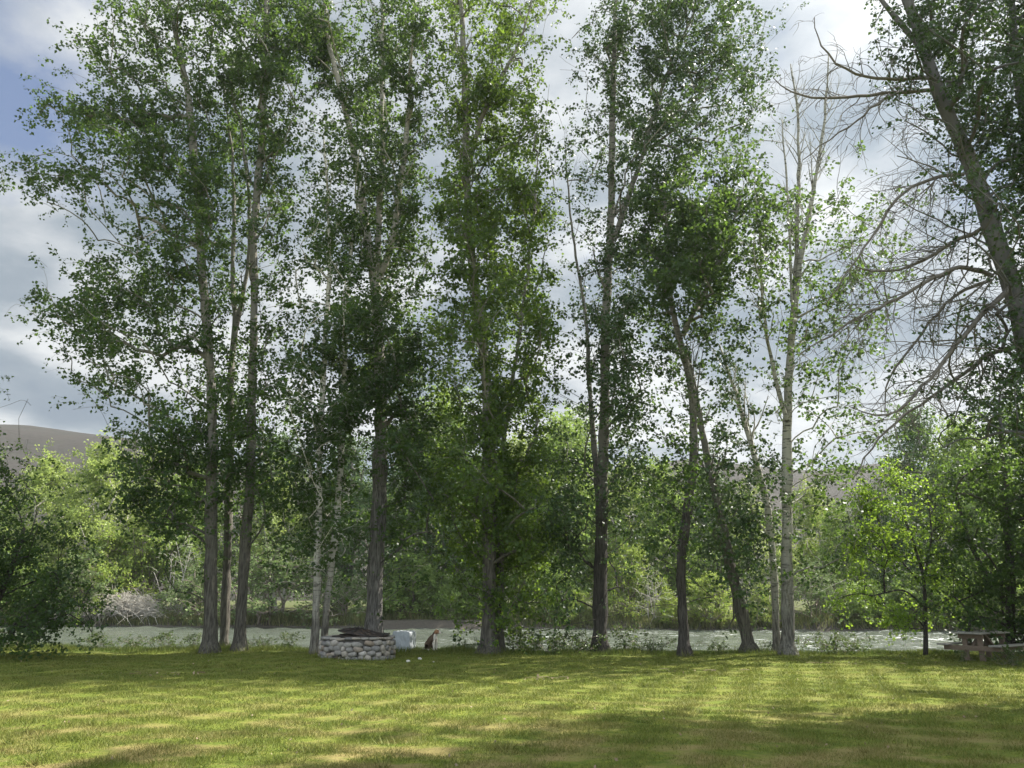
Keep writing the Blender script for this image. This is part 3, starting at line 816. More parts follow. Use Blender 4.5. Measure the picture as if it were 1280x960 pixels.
# ------------------------------------------------------------------ far bank trees and shrubs: a few kinds grown once, then copied
def grow_kind(seed, h, w, nst, leaf, bark, low=.12, n_anchor=100, leaves=17000, lsz=.2, peak=1.0, dome=False, twigtube=False):
    g = np.random.default_rng(seed)
    tm, lm = MB(), MB(); nodes = []
    lobes = [(g.uniform(-.3, .3) * w, g.uniform(-.3, .3) * w, g.uniform(.35, .95) * h, g.uniform(.18, .34) * w) for _ in range(9)]
    for s in range(nst):
        top = np.array([g.normal() * w * .14, g.normal() * w * .14, h * g.uniform(.72, .97)])
        b = np.array([g.normal() * w * .05 * (nst > 1), g.normal() * w * .05 * (nst > 1), -.2])
        mid = (b + top) / 2 + g.normal(size=3) * w * .05
        p, r = resample([b, mid, top], np.array([.022, .015, .004]) * h / nst ** .4, h / 14)
        tm.tube(p, r, 8); nodes += list(p[p[:, 2] > low * h])
    A = []
    while len(A) < n_anchor:
        z = g.uniform(low, 1.0)
        prof = (math.sin(math.pi * min(1, (z * .82 + .2))) ** .7) if not dome else math.sqrt(max(0, 1 - z * z))
        prof *= (1 - .45 * z ** 2) if peak > 1 else 1
        a = g.uniform(0, 6.283); rr = w * .5 * prof * math.sqrt(g.uniform(.05, 1)) * (1 + .22 * math.sin(3 * a + seed) + .15 * math.sin(5 * z * 3 + a))
        A.append((rr * math.cos(a), rr * math.sin(a), z * h * (1 + .06 * g.normal())))
    A = np.array(A)
    NL = np.full(n_anchor, leaves / n_anchor) * g.uniform(.35, 1.7, n_anchor)
    grow(tm, lm, np.array(nodes), A, NL, g, leaf_size=lsz, twig=(.05 * h + .3, .11 * h + .5), leaves_per=24, up=.35, spread=.035 * h + .1, twig_tubes=twigtube, twig_r=.01, limb_k=.012, droop=.3)
    return tm.mesh('far_trunk', True), lm.mesh('far_crown'), bark, leaf

KINDS = {
 'round':   grow_kind(101, 13, 9, 2, 'leaf_far_pale', 'twig_grey', n_anchor=150, leaves=24000, lsz=.2),
 'bushy':   grow_kind(102, 13, 8, 3, 'leaf_far', 'bark_grey', n_anchor=150, leaves=24000, lsz=.2),
 'dark':    grow_kind(103, 14, 7.5, 2, 'leaf_far_dark', 'bark_grey', n_anchor=150, leaves=24000, lsz=.2),
 'slim':    grow_kind(104, 15, 5, 1, 'leaf_far', 'twig_grey', low=.2, n_anchor=100, leaves=17000, lsz=.18, peak=2),
 'loose':   grow_kind(105, 12, 7, 3, 'leaf_far_pale', 'twig_grey', low=.25, n_anchor=90, leaves=13000, lsz=.18),
 'willow':  grow_kind(111, 4.2, 5.5, 5, 'leaf_willow', 'twig_brown', low=.08, n_anchor=80, leaves=13000, lsz=.13, dome=True, twigtube=True),
 'sage':    grow_kind(112, 3.4, 5, 5, 'leaf_sage', 'twig_brown', low=.05, n_anchor=80, leaves=7000, lsz=.11, dome=True, twigtube=True),
 'grey':    grow_kind(113, 4.2, 4.6, 6, 'leaf_sage', 'twig_grey', low=.1, n_anchor=80, leaves=900, lsz=.1, dome=True, twigtube=True),
 'green':   grow_kind(114, 3.6, 5, 4, 'leaf_far', 'twig_brown', low=.05, n_anchor=80, leaves=13000, lsz=.14, dome=True),
}
PROTO = {}
KH = dict(round=13, bushy=13, dark=14, slim=15, loose=12, willow=4.2, sage=3.4, grey=4.2, green=3.6)
KNAME = dict(round='round_tree', bushy='bushy_tree', dark='dark_tree', slim='slender_tree', loose='loose_tree', willow='willow_shrub', sage='sagebrush_shrub', grey='bare_shrub', green='green_shrub')

def far_plant(kind, u, vtop, dY, label, wide=1.0):
    """a plant on the far bank whose top shows at height vtop of the picture"""
    x0 = (u - 640) / F_PX * 66
    Y = float(far_y(x0)) + dY
    x = at(u, 700, Y)[0]; Y = Y if dY > 6 else Y - 1.6 + .1 * dY
    x = at(u, 700, Y)[0]; z = float(ground_z(x, Y))
    h = at(u, vtop, Y)[2] - z
    s = h / KH[kind]
    tree = kind in ('round', 'bushy', 'dark', 'slim', 'loose')
    grp = 'trees in the thicket on the far bank' if tree else 'shrubs along the far waterline'
    tme, lme, bark, leaf = KINDS[kind]
    root = empty(KNAME[kind], (x, Y, z - .1), rng.uniform(0, 6.28), label, 'tree' if tree else 'shrub', grp)
    root.scale = (s * wide, s * wide, s)
    for nm, me, mk in (('trunk' if tree else 'branches', tme, bark), ('crown' if tree else 'foliage', lme, leaf)):
        o = bpy.data.objects.new(nm, me); COL.objects.link(o); o.parent = root
        if not me.materials: me.materials.append(M[mk])

FAR_TREES = [
 ('bushy', -60, 575, 12, 'far-bank tree mostly hidden by the dark bush at the left edge', 1.1),
 ('round', 45, 584, 9, 'pale rounded tree below the bare hill, nearest the left edge', 1.0),
 ('round', 112, 570, 7, 'pale sunlit bushy tree under the hill summit on the far bank', 1.0),
 ('loose', 178, 572, 14, 'pale loose tree beside the long boughs, where the hill slopes down', 1.0),
 ('bushy', 235, 590, 9, 'far-bank tree glimpsed left of the first straight trunk', 1.0),
 ('dark', 340, 560, 14, 'dark far-bank tree seen right of the slim leaning trunk', 1.0),
 ('loose', 352, 590, 8, 'pale yellowish far-bank tree between the slim trunk and the twin white stems', .9),
 ('dark', 430, 560, 12, 'shaded far-bank tree behind the twin white stems', 1.0),
 ('dark', 510, 545, 9, 'dark far-bank tree right of the thickest trunk', 1.1),
 ('slim', 548, 505, 13, 'slender pale topped far-bank tree in the bright gap right of the thickest trunk', 1.1),
 ('dark', 572, 560, 7, 'dark tree over the gravel bar left of the lime leaved trunk', 1.0),
 ('round', 650, 560, 14, 'far-bank tree behind the lime leaved trunk', 1.0),
 ('bushy', 700, 545, 9, 'green far-bank tree in the gap left of the weedy trunk', 1.0),
 ('slim', 722, 530, 14, 'slender far-bank tree whose tip meets the sky left of the weedy trunk', 1.1),
 ('round', 785, 590, 11, 'pale far-bank tree right of the weedy trunk', 1.0),
 ('bushy', 830, 592, 8, 'green far-bank tree beneath the notch of far hill', 1.0),
 ('dark', 890, 600, 10, 'dark far-bank tree behind the short left leaning trunk', 1.0),
 ('loose', 940, 620, 8, 'pale far-bank tree behind the thin half dead trunk', 1.1),
 ('round', 1020, 618, 12, 'green far-bank tree right of the white barked trunk below the hill', 1.0),
 ('bushy', 1052, 640, 7, 'yellowish far-bank tree left of the sapling', .9),
 ('dark', 1100, 622, 9, 'dark far-bank tree behind the sapling', 1.1),
 ('dark', 1168, 528, 12, 'tall pointed far-bank tree above the sapling', .85),
 ('bushy', 1228, 545, 9, 'grey-green far-bank tree above the picnic table', 1.0),
 ('dark', 1310, 540, 12, 'dark far-bank tree by the right edge of the view', 1.0),
]
for k, u, vt, dY, lb, wd in FAR_TREES: far_plant(k, u, vt, dY, lb, wd)
FAR_SHRUBS = [
 ('green', 20, 690, 3, 'green shrub at the water behind the left edge bush', 1.1),
 ('sage', 112, 700, 2.6, 'grey green shrub left of the heap of dead brush', 1.0),
 ('willow', 140, 672, 5.5, 'yellow topped willow shrub just above the heap of dead brush', .9),
 ('willow', 190, 645, 6.5, 'tall pale yellow willow right of the dead brush heap', .7),
 ('grey', 228, 672, 4, 'bare silvery shrub left of the first straight trunk', .9),
 ('sage', 245, 715, 2.6, 'brownish shrub at the waterline behind the first straight trunk', 1.0),
 ('sage', 345, 690, 2.6, 'rounded grey shrub over the water between slim trunk and twin white stems', 1.35),
 ('sage', 430, 725, 2.8, 'low dull shrub behind the fire ring', 1.2),
 ('green', 520, 700, 6, 'shaded shrub behind the gravel bar', 1.1),
 ('green', 580, 720, 5, 'low shaded shrub left of the lime leaved trunk', 1.1),
 ('green', 690, 715, 4, 'dark shrub between lime leaved and weedy trunks', 1.0),
 ('willow', 722, 740, 2.6, 'low green willow left of the weedy trunk', .9),
 ('willow', 785, 690, 4, 'yellow green willow right of the weedy trunk', .8),
 ('grey', 812, 715, 2.8, 'bare greyish shrub midway between weedy and bent trunks', 1.2),
 ('willow', 832, 745, 2.2, 'low bright willow left of the bent trunk', 1.0),
 ('willow', 884, 722, 2.4, 'rounded bright willow between bent and leaning trunks', 1.2),
 ('willow', 950, 735, 2.4, 'low willow right of the short leaning trunk', 1.0),
 ('sage', 1015, 710, 3.2, 'grey shrub right of the white barked trunk', 1.0),
 ('green', 1075, 730, 3.4, 'dark shrub on the far bank below the sapling', 1.3),
 ('green', 1140, 720, 4, 'dark shrub on the far bank behind the sapling stem', 1.3),
 ('green', 1220, 710, 4, 'dark shrub across the water behind the picnic table', 1.3),
]
for k, u, vt, dY, lb, wd in FAR_SHRUBS: far_plant(k, u, vt, dY, lb, wd)

def brush_heap():
    g = np.random.default_rng(81)
    Y = float(far_y(-34)) + 1.2
    c = at(150, 770, Y); z = float(ground_z(c[0], Y))
    mb = MB()
    n = 1300
    a = g.uniform(-1.2, 1.2, n); x = g.normal(size=n) * 2.3; y = g.normal(size=n) * .8
    hgt = 2.6 * np.exp(-(x / 2.8) ** 2) * g.uniform(.15, 1, n)
    st = np.stack([x, y, np.maximum(.02, hgt * .75)], 1)
    d = np.stack([g.normal(size=n) * .9 + .5, g.normal(size=n) * .6, g.normal(size=n) * .35 + .05], 1); d /= np.linalg.norm(d, axis=1, keepdims=True)
    ln = g.uniform(.8, 2.2, n)[:, None]
    mid = st + d * ln * .5 + np.array([0, 0, .18]); en = st + d * ln + np.array([0, 0, -.15])
    r = g.uniform(.008, .028, n)
    mb.tubes(np.stack([st - d * ln * .3, mid, en], 1), np.stack([r, r * .8, r * .4], 1), 4)
    o = link('brush_heap', mb.mesh('brush_heap'), M['twig_grey'], None, (c[0], Y, z))
    tag(o, 'rounded heap of pale grey dead brush on the far waterline at left', 'brush pile')
brush_heap()

# ------------------------------------------------------------------ weeds on the near bank
WEED = {}
def weed_kind(seed, h, w, leaves, lsz):
    g = np.random.default_rng(seed)
    tm, lm = MB(), MB(); nodes = []
    for s in range(6):
        top = np.array([g.normal() * w * .35, g.normal() * w * .25, h * g.uniform(.5, 1)])
        p, r = resample([[g.normal() * w * .12, g.normal() * w * .12, -.05], top * .5 + g.normal(size=3) * .03, top], [.009, .007, .003], h / 8)
        tm.tube(p, r, 4); nodes += list(p[2:])
    A = np.stack([g.normal(size=34) * w * .33, g.normal(size=34) * w * .28, g.uniform(.08, .95, 34) * h], 1)
    grow(tm, lm, np.array(nodes), A, np.full(34, leaves / 34), g, leaf_size=lsz, twig=(.1, .3), leaves_per=9, spread=.05, twig_r=.003, limb_max=.008, droop=.0)
    return tm.mesh('weed_stems'), lm.mesh('weed_leaves')
WK = [weed_kind(201, .8, 1.3, 900, .075), weed_kind(202, .65, 1.6, 1000, .065), weed_kind(203, 1.0, .8, 500, .08)]
WEEDS = [
 (130, 803, 0, 1.0, 'leafy weed at the lip of the bank right of the left edge bush'),
 (168, 805, 1, 1.0, 'low leafy weed on the bank midway to the first straight trunk'),
 (215, 806, 0, 1.0, 'bushy weed just left of the first straight trunk'),
 (242, 807, 2, .8, 'upright weed touching the first straight trunk'),
 (328, 806, 1, .9, 'low weed right of the slim leaning trunk'),
 (362, 805, 2, .9, 'upright weed between the slim trunk and the fire ring'),
 (585, 808, 1, .8, 'low weed left of the lime leaved trunk'),
 (652, 808, 0, 1.1, 'lime green bushy weed right of the lime leaved trunk'),
 (690, 810, 1, 1.3, 'spreading weed between the lime leaved trunk and the next'),
 (728, 812, 0, 1.0, 'dark weed at the left foot of the weedy trunk'),
 (783, 811, 2, 1.1, 'tall weed at the right foot of the weedy trunk'),
 (815, 812, 1, .9, 'low weed left of the bent trunk'),
 (897, 813, 1, .8, 'low weed between bent and short leaning trunks'),
 (958, 814, 2, .6, 'small weed between the leaning trunk and white trunk'),
 (1035, 816, 1, 1.1, 'spreading weed right of the white barked trunk'),
 (1068, 816, 0, .9, 'bushy weed left of the sapling'),
 (1205, 829, 2, .5, 'small weed in front of the picnic table'),
 (1262, 833, 0, .8, 'leafy weed at the right end of the picnic table'),
 (20, 812, 0, 1.2, 'leafy weed below the left edge bush'),
]
for u, v, k, s, lb in WEEDS:
    p = on_ground(u, v); y = min(p[1], float(edge_y(p[0])) + .5) if u < 1190 else p[1]
    x = p[0] * y / p[1]
    root = empty('leafy_weed', (x, y, float(ground_z(x, y)) - .02), rng.uniform(0, 6.28), lb, 'plant', 'weeds along the near bank')
    s *= .85 if 640 < u < 820 or 1030 < u < 1080 else .7; root.scale = (s, s, s)
    for nm, me, mk in (('branches', WK[k][0], 'twig_brown'), ('foliage', WK[k][1], 'leaf_weed')):
        o = bpy.data.objects.new(nm, me); COL.objects.link(o); o.parent = root
        if not me.materials: me.materials.append(M[mk])

# ------------------------------------------------------------------ stone fire ring
def ico(sub=2):
    bm = bmesh.new(); bmesh.ops.create_icosphere(bm, subdivisions=sub, radius=1)
    v = np.array([x.co[:] for x in bm.verts]); t = np.array([[l.index for l in f.verts] for f in bm.faces]); bm.free()
    return v, t
IV, IT = ico(2); IV3, IT3 = ico(3)

def rock(g, size, flat=.6, rough=.12, hi=False):
    v, t = (IV3, IT3) if hi else (IV, IT)
    d = v / np.linalg.norm(v, axis=1, keepdims=True)
    k = g.normal(size=(6, 3)); ph = g.uniform(0, 6.28, 6)
    r = 1 + rough * np.sum(np.sin(d @ k.T * 2.2 + ph), axis=1) / 2.2
    sh = np.sign(d) * np.abs(d) ** flat                      # squarer than a ball
    return sh * r[:, None] * np.array(size), t

m, nt, out = new_mat('field_stone')
oc = obj_coords(nt)
st = ramp(nt, isl(nt), [(0, (.15, .145, .14)), (.25, (.26, .245, .22)), (.5, (.19, .187, .187)), (.7, (.34, .31, .265)), (.85, (.23, .185, .145)), (1, (.40, .38, .35))])
st = mixc(nt, .55, st, mixc(nt, 1.0, st, ramp(nt, noise(nt, oc, 14, 5, .65), [(.3, .45), (.7, 1.35)]), 'MULTIPLY'))
principled(nt, out, st, .85, bump(nt, noise(nt, oc, 40, 4, .6), .4, .01), .25)
M['stone'] = m
m, nt, out = new_mat('mortar')
oc = obj_coords(nt); n_ = noise(nt, oc, 25, 5, .7)
principled(nt, out, mixc(nt, n_, (.06, .056, .05), (.17, .16, .145)), .95, bump(nt, n_, .8, .02), .1)
M['mortar'] = m
m, nt, out = new_mat('sooty_iron')
oc = obj_coords(nt); n_ = noise(nt, oc, 7, 5, .65)
principled(nt, out, mixc(nt, ramp(nt, n_, [(.45, 0), (.65, 1)]), (.022, .02, .019), (.075, .05, .036)), .62, bump(nt, n_, .3, .01), .4, .25)
M['iron'] = m

def fire_ring():
    g = np.random.default_rng(91)
    front = on_ground(446, 826)
    Ro, Hh = 1.04, .60
    c = np.array([on_ground(446, 826)[0] * (front[1] + Ro) / front[1], front[1] + Ro, 0.0])
    c[2] = float(ground_z(c[0], c[1])) - .03
    root = empty('fire_ring', c, 0, 'round fire ring of mortared field stones on the lawn edge', 'fire pit')
    mb = MB(); k = 64; a = np.arange(k) * 2 * math.pi / k
    prof = [(Ro - .08, -.1), (Ro - .07, Hh - .03), (Ro - .25, Hh - .02), (Ro - .27, .02), (0.01, .0)]
    V = np.array([[(r * math.cos(x), r * math.sin(x), z + .008 * g.normal()) for x in a] for r, z in prof]).reshape(-1, 3)
    Q = [[i * k + j, i * k + (j + 1) % k, (i + 1) * k + (j + 1) % k, (i + 1) * k + j] for i in range(len(prof) - 1) for j in range(k)]
    mb.add(V, Q)
    link('mortar_core', mb.mesh('mortar_core', True), M['mortar'], root)
    sb = MB()
    zs = [.07, .20, .33, .455]; 
    for ri, z in enumerate(zs):
        ang = g.uniform(0, 6.28)
        end = ang + 2 * math.pi
        while ang < end - .08:
            wdt = g.uniform(.13, .29); step = wdt / Ro
            mid = ang + step / 2
            hh = g.uniform(.115, .165)
            v, t = rock(g, (wdt * .55, .09, hh * .55), .72, .1)
            tilt = g.normal() * .18
            v = v @ np.array(Matrix.Rotation(tilt, 3, 'Y')).T
            v = v @ np.array(Matrix.Rotation(mid + math.pi / 2, 3, 'Z')).T
            sb.add(v + np.array([(Ro - .025) * math.cos(mid), (Ro - .025) * math.sin(mid), z + g.normal() * .018]), None, t)
            ang += step
    link('stone_facing', sb.mesh('stone_facing', True), M['stone'], root)
    cb = MB(); ang = 0
    while ang < 2 * math.pi - .1:                                   # thin capping stones
        wdt = g.uniform(.18, .32); mid = ang + wdt / Ro / 2
        v, t = rock(g, (wdt * .54, .16, .035), .6, .08)
        v = v @ np.array(Matrix.Rotation(g.normal() * .04, 3, 'Y')).T @ np.array(Matrix.Rotation(mid + math.pi / 2, 3, 'Z')).T
        cb.add(v + np.array([(Ro - .13) * math.cos(mid), (Ro - .13) * math.sin(mid), Hh + g.normal() * .008]), None, t)
        ang += wdt / Ro
    link('capstones', cb.mesh('capstones', True), M['stone'], root)
    # draught hole low at the front left, its dark inside put in as a solid block
    vb = MB(); a0 = math.radians(-90 - 22)
    vb.box((0, 0, 0), (.17, .1, .15), Matrix.Rotation(a0 + math.pi / 2, 3, 'Z'))
    vb2 = MB(); 
    o = link('draught_hole_block', vb.mesh('draught_hole_block'), M['iron'], root, ((Ro + .03) * math.cos(a0), (Ro + .03) * math.sin(a0), .09)); bevel(o, .008)
    # the sooty folding lid lying across it: a thing of its own
    lid = empty('fire_pit_lid', (c[0] + .05, c[1] - .05, c[2] + Hh + .05), 0, 'dark sooty folding metal lid lying askew on the stone fire ring', 'fire pit lid')
    k = 10
    for nm, tilt, off, rad_, hgt in (('lower_leaf', (2.0, -1.5), (.08, 0, .01), .80, .05), ('upper_leaf', (4, 5), (-.04, .05, .09), .58, .11)):
        mb = MB(); aa = np.arange(k) * 2 * math.pi / k + .2
        ring = np.array([(rad_ * math.cos(x) * (1.0 + .03 * g.normal()), rad_ * math.sin(x), .012 * g.normal()) for x in aa])
        mid = ring * .35 + np.array([.0, 0, hgt * .7]); top = np.array([[0, 0, hgt]])
        v = np.concatenate([ring, mid, top, ring - [0, 0, .02], mid * [1, 1, 1] - [0, 0, .02]])
        q = [[j, (j + 1) % k, k + (j + 1) % k, k + j] for j in range(k)]
        q += [[2 * k + 1 + (j + 1) % k, 2 * k + 1 + j, 3 * k + 1 + j, 3 * k + 1 + (j + 1) % k] for j in range(k)]
        q += [[(j + 1) % k, j, 2 * k + 1 + j, 2 * k + 1 + (j + 1) % k] for j in range(k)]
        t = [[k + j, k + (j + 1) % k, 2 * k] for j in range(k)]
        mb.add(v, q, t)
        for j in range(k):                                          # raised seams between the leaves
            mb.tube(np.array([ring[j] + [0, 0, .012], mid[j] + [0, 0, .012], top[0] + [0, 0, .012]]), .012, 5)
        o = link(nm, mb.mesh(nm), M['iron'], lid, off); o.rotation_euler = (R(tilt[0]), R(tilt[1]), 0)
    upper = o
    hb = MB(); hb.tube(np.array([[-.07, 0, 0], [-.06, 0, .07], [.06, 0, .07], [.07, 0, 0]]), .012, 6)
    link('handle', hb.mesh('handle', True), M['iron'], upper, (.04, -.02, .11))
    return c
RING = fire_ring()

build_grass()

# pale blue-grey box behind the ring
def blue_box():
    p = on_ground(503, 815); 
    z = float(ground_z(p[0], p[1]))
    root = empty('covered_box', (p[0], p[1] + .3, z - .01), R(-12), 'pale blue-grey tarp covered box behind the stone fire ring', 'covered box')
    g = np.random.default_rng(17)
    bm = bmesh.new(); bmesh.ops.create_cube(bm, size=1)
    bmesh.ops.subdivide_edges(bm, edges=bm.edges[:], cuts=16, use_grid_fill=True)
    for v in bm.verts:
        x, y, zz = v.co; 
        sq = Vector((x, y, zz))
        taper = 1 + .04 * (.5 - zz)
        f = .004 * (math.sin(x * 9 + zz * 11) + math.sin(y * 13 - zz * 7 + x * 5) + math.sin(x * 17 + zz * 5))
        corner = (abs(x) * 2) ** 6 * (abs(zz) * 2) ** 10 * .02
        v.co = Vector(((x * .58) * taper + f * (abs(x) > .49) - corner * x, (y * .6) * taper + f * (abs(y) > .49), (zz + .5) * .64 + (f * 1.3 if zz > .49 else 0) - (corner if zz > 0 else 0)))
        if zz < -.49: v.co.z += .012 * math.sin(x * 25 + y * 19) + .015
    me = bpy.data.meshes.new('tarp'); bm.to_mesh(me); bm.free()
    for pl in me.polygons: pl.use_smooth = True
    m, nt, out = new_mat('blue_grey_tarp'); oc = obj_coords(nt)
    n_ = noise(nt, oc, 5, 5, .6, (1.6, 1.6, .7))
    principled(nt, out, mixc(nt, n_, (.27, .295, .31), (.45, .475, .49)), .55, bump(nt, n_, 1, .06), .35)
    link('tarp', me, m, root)
    mb = MB(); mb.tube(np.array([[.305 * math.cos(t) * 1.02, .315 * math.sin(t), .10 + .01 * math.sin(3 * t)] for t in np.linspace(0, 2 * math.pi, 5) + math.pi / 4]) * np.array([1.41, 1.41, 1]), .008, 5)
    m2, nt, out = new_mat('tie_cord'); principled(nt, out, (.16, .17, .18), .8)
    link('cord', mb.mesh('cord', True), m2, root)
blue_box()

# loose stones by the ring, pale litter on the lawn
m, nt, out = new_mat('white_stone'); oc = obj_coords(nt)
principled(nt, out, mixc(nt, noise(nt, oc, 9, 4), (.42, .4, .36), (.68, .66, .6)), .8, bump(nt, noise(nt, oc, 30, 4), .4, .01), .25)
M['white_stone'] = m
for i, (u, v, s, lb) in enumerate([(510, 826, .06, 'small whitish stone beside the fire ring, nearer of two'), (525, 823, .06, 'grey-white stone in the grass right of the blue-grey box'),
                                   (542, 826, .03, 'tiny pale stone in the grass below the dog')]):
    p = on_ground(u, v); g = np.random.default_rng(300 + i)
    vv, t = rock(g, (s, s * .8, s * .6), .8, .14)
    o = link('loose_stone', mesh_np('loose_stone', vv, None, t, True), M['white_stone'], None, (p[0], p[1], float(ground_z(p[0], p[1])) + s * .4))
    tag(o, lb, 'stone', 'loose stones by the fire ring')
m, nt, out = new_mat('dead_leaf'); principled(nt, out, ramp(nt, isl(nt), [(0, (.16, .11, .06)), (1, (.34, .27, .18))]), .8)
M['dead_leaf'] = m
for i, (u, v, n, sp, lb) in enumerate([(205, 845, 16, .5, 'pale dead twigs and leaves on the lawn below the first trunk'), (690, 846, 10, .35, 'dry brown leaves on the lawn in front of the weedy trunk'),
                                   (880, 838, 8, .4, 'dry litter on the sunny lawn before the bent trunk'), (1045, 833, 14, .6, 'line of dry litter on the lawn before the sapling')]):
    p = on_ground(u, v); g = np.random.default_rng(400 + i)
    pos = np.stack([g.normal(size=n) * sp, g.normal(size=n) * sp * .35, np.full(n, .03)], 1)
    v4, q = make_leaves(pos, .075, g, -.05, .7)
    mb = MB(); mb.add(v4, q)
    for _ in range(5):
        a = np.array([g.normal() * sp, g.normal() * sp * .3, .05]); d = np.array([g.normal(), g.normal() * .4, 0]); d /= np.linalg.norm(d)
        mb.tube(np.array([a, a + d * .1 + [0, 0, .01], a + d * .22]), .005, 4)
    o = link('dry_litter', mb.mesh('dry_litter'), M['dead_leaf'], None, (p[0], p[1], float(ground_z(p[0], p[1]))))
    tag(o, lb, 'leaf litter', kind='stuff')

def fallen_leaves():
    g = np.random.default_rng(77); n = 300
    y = 6 + 18 * g.random(n) ** 1.3; x = g.uniform(-1, 1, n) * (y * .72 + 1)
    pos = np.stack([x, y, ground_z(x, y) + g.uniform(.02, .05, n)], 1)
    v4, q = make_leaves(pos, .042, g, -.1, .75)
    tag(link('fallen_leaves', mesh_np('fallen_leaves', v4, q), M['dead_leaf']), 'small dry leaves scattered thinly over the lawn', 'fallen leaves', kind='stuff')
fallen_leaves()

# ------------------------------------------------------------------ picnic table
m, nt, out = new_mat('weathered_wood'); oc = obj_coords(nt)
gr = noise(nt, oc, 12, 6, .65, (.35, 4, 4)); br = noise(nt, oc, 2, 3)
wc = mixc(nt, gr, (.09, .068, .052), (.25, .195, .15)); wc = mixc(nt, ramp(nt, br, [(.4, 0), (.7, .5)]), wc, (.17, .12, .085))
principled(nt, out, wc, .85, bump(nt, gr, .5, .01), .2)
M['wood'] = m
m, nt, out = new_mat('weathered_top'); oc = obj_coords(nt)
gr = noise(nt, oc, 12, 6, .65, (.35, 4, 4))
principled(nt, out, mixc(nt, gr, (.17, .16, .14), (.36, .34, .31)), .85, bump(nt, gr, .5, .01), .2)
M['wood_grey'] = m
def picnic_table():
    p = on_ground(1228, 828)
    root = empty('picnic_table', (p[0] + .35, p[1] + .45, float(ground_z(p[0], p[1])) - .02), R(34), 'weathered wooden picnic table with attached benches under the drooping broadleaf tree', 'picnic table')
    LX = 1.72
    mb = MB()
    for i in range(4): mb.box((0, -.285 + i * .19, .735), (LX, .18, .042))
    bevel(link('table_top', mb.mesh('table_top'), M['wood_grey'], root), .006)
    for s in (-1, 1):
        mb = MB()
        for i in range(2): mb.box((0, s * .68 - .068 + i * .14, .43), (LX, .132, .042))
        bevel(link('bench_seat', mb.mesh('bench_seat'), M['wood_grey'], root), .006)
    for s in (-1, 1):
        x = s * (LX / 2 - .26)
        f = MB(); f.box((x, 0, .345), (.06, 1.5, .13)); bevel(link('bench_beam', f.mesh('bench_beam'), M['wood'], root), .006)
        f = MB(); f.box((x, 0, .655), (.06, .66, .12)); bevel(link('top_beam', f.mesh('top_beam'), M['wood'], root), .006)
        for t in (-1, 1):
            f = MB(); f.box((x + .065, t * .2, .355), (.07, .13, .71)); bevel(link('leg', f.mesh('leg'), M['wood'], root), .006)
        f = MB(); v0 = Vector((x - s * .07, 0, .40)); v1 = Vector((s * .12, 0, .70)); d = v1 - v0
        rot = Matrix.Rotation(-math.atan2(d.z, d.x), 3, 'Y')
        f.box((v0 + v1) / 2, (d.length, .07, .07), rot); bevel(link('brace', f.mesh('brace'), M['wood'], root), .006)
picnic_table()

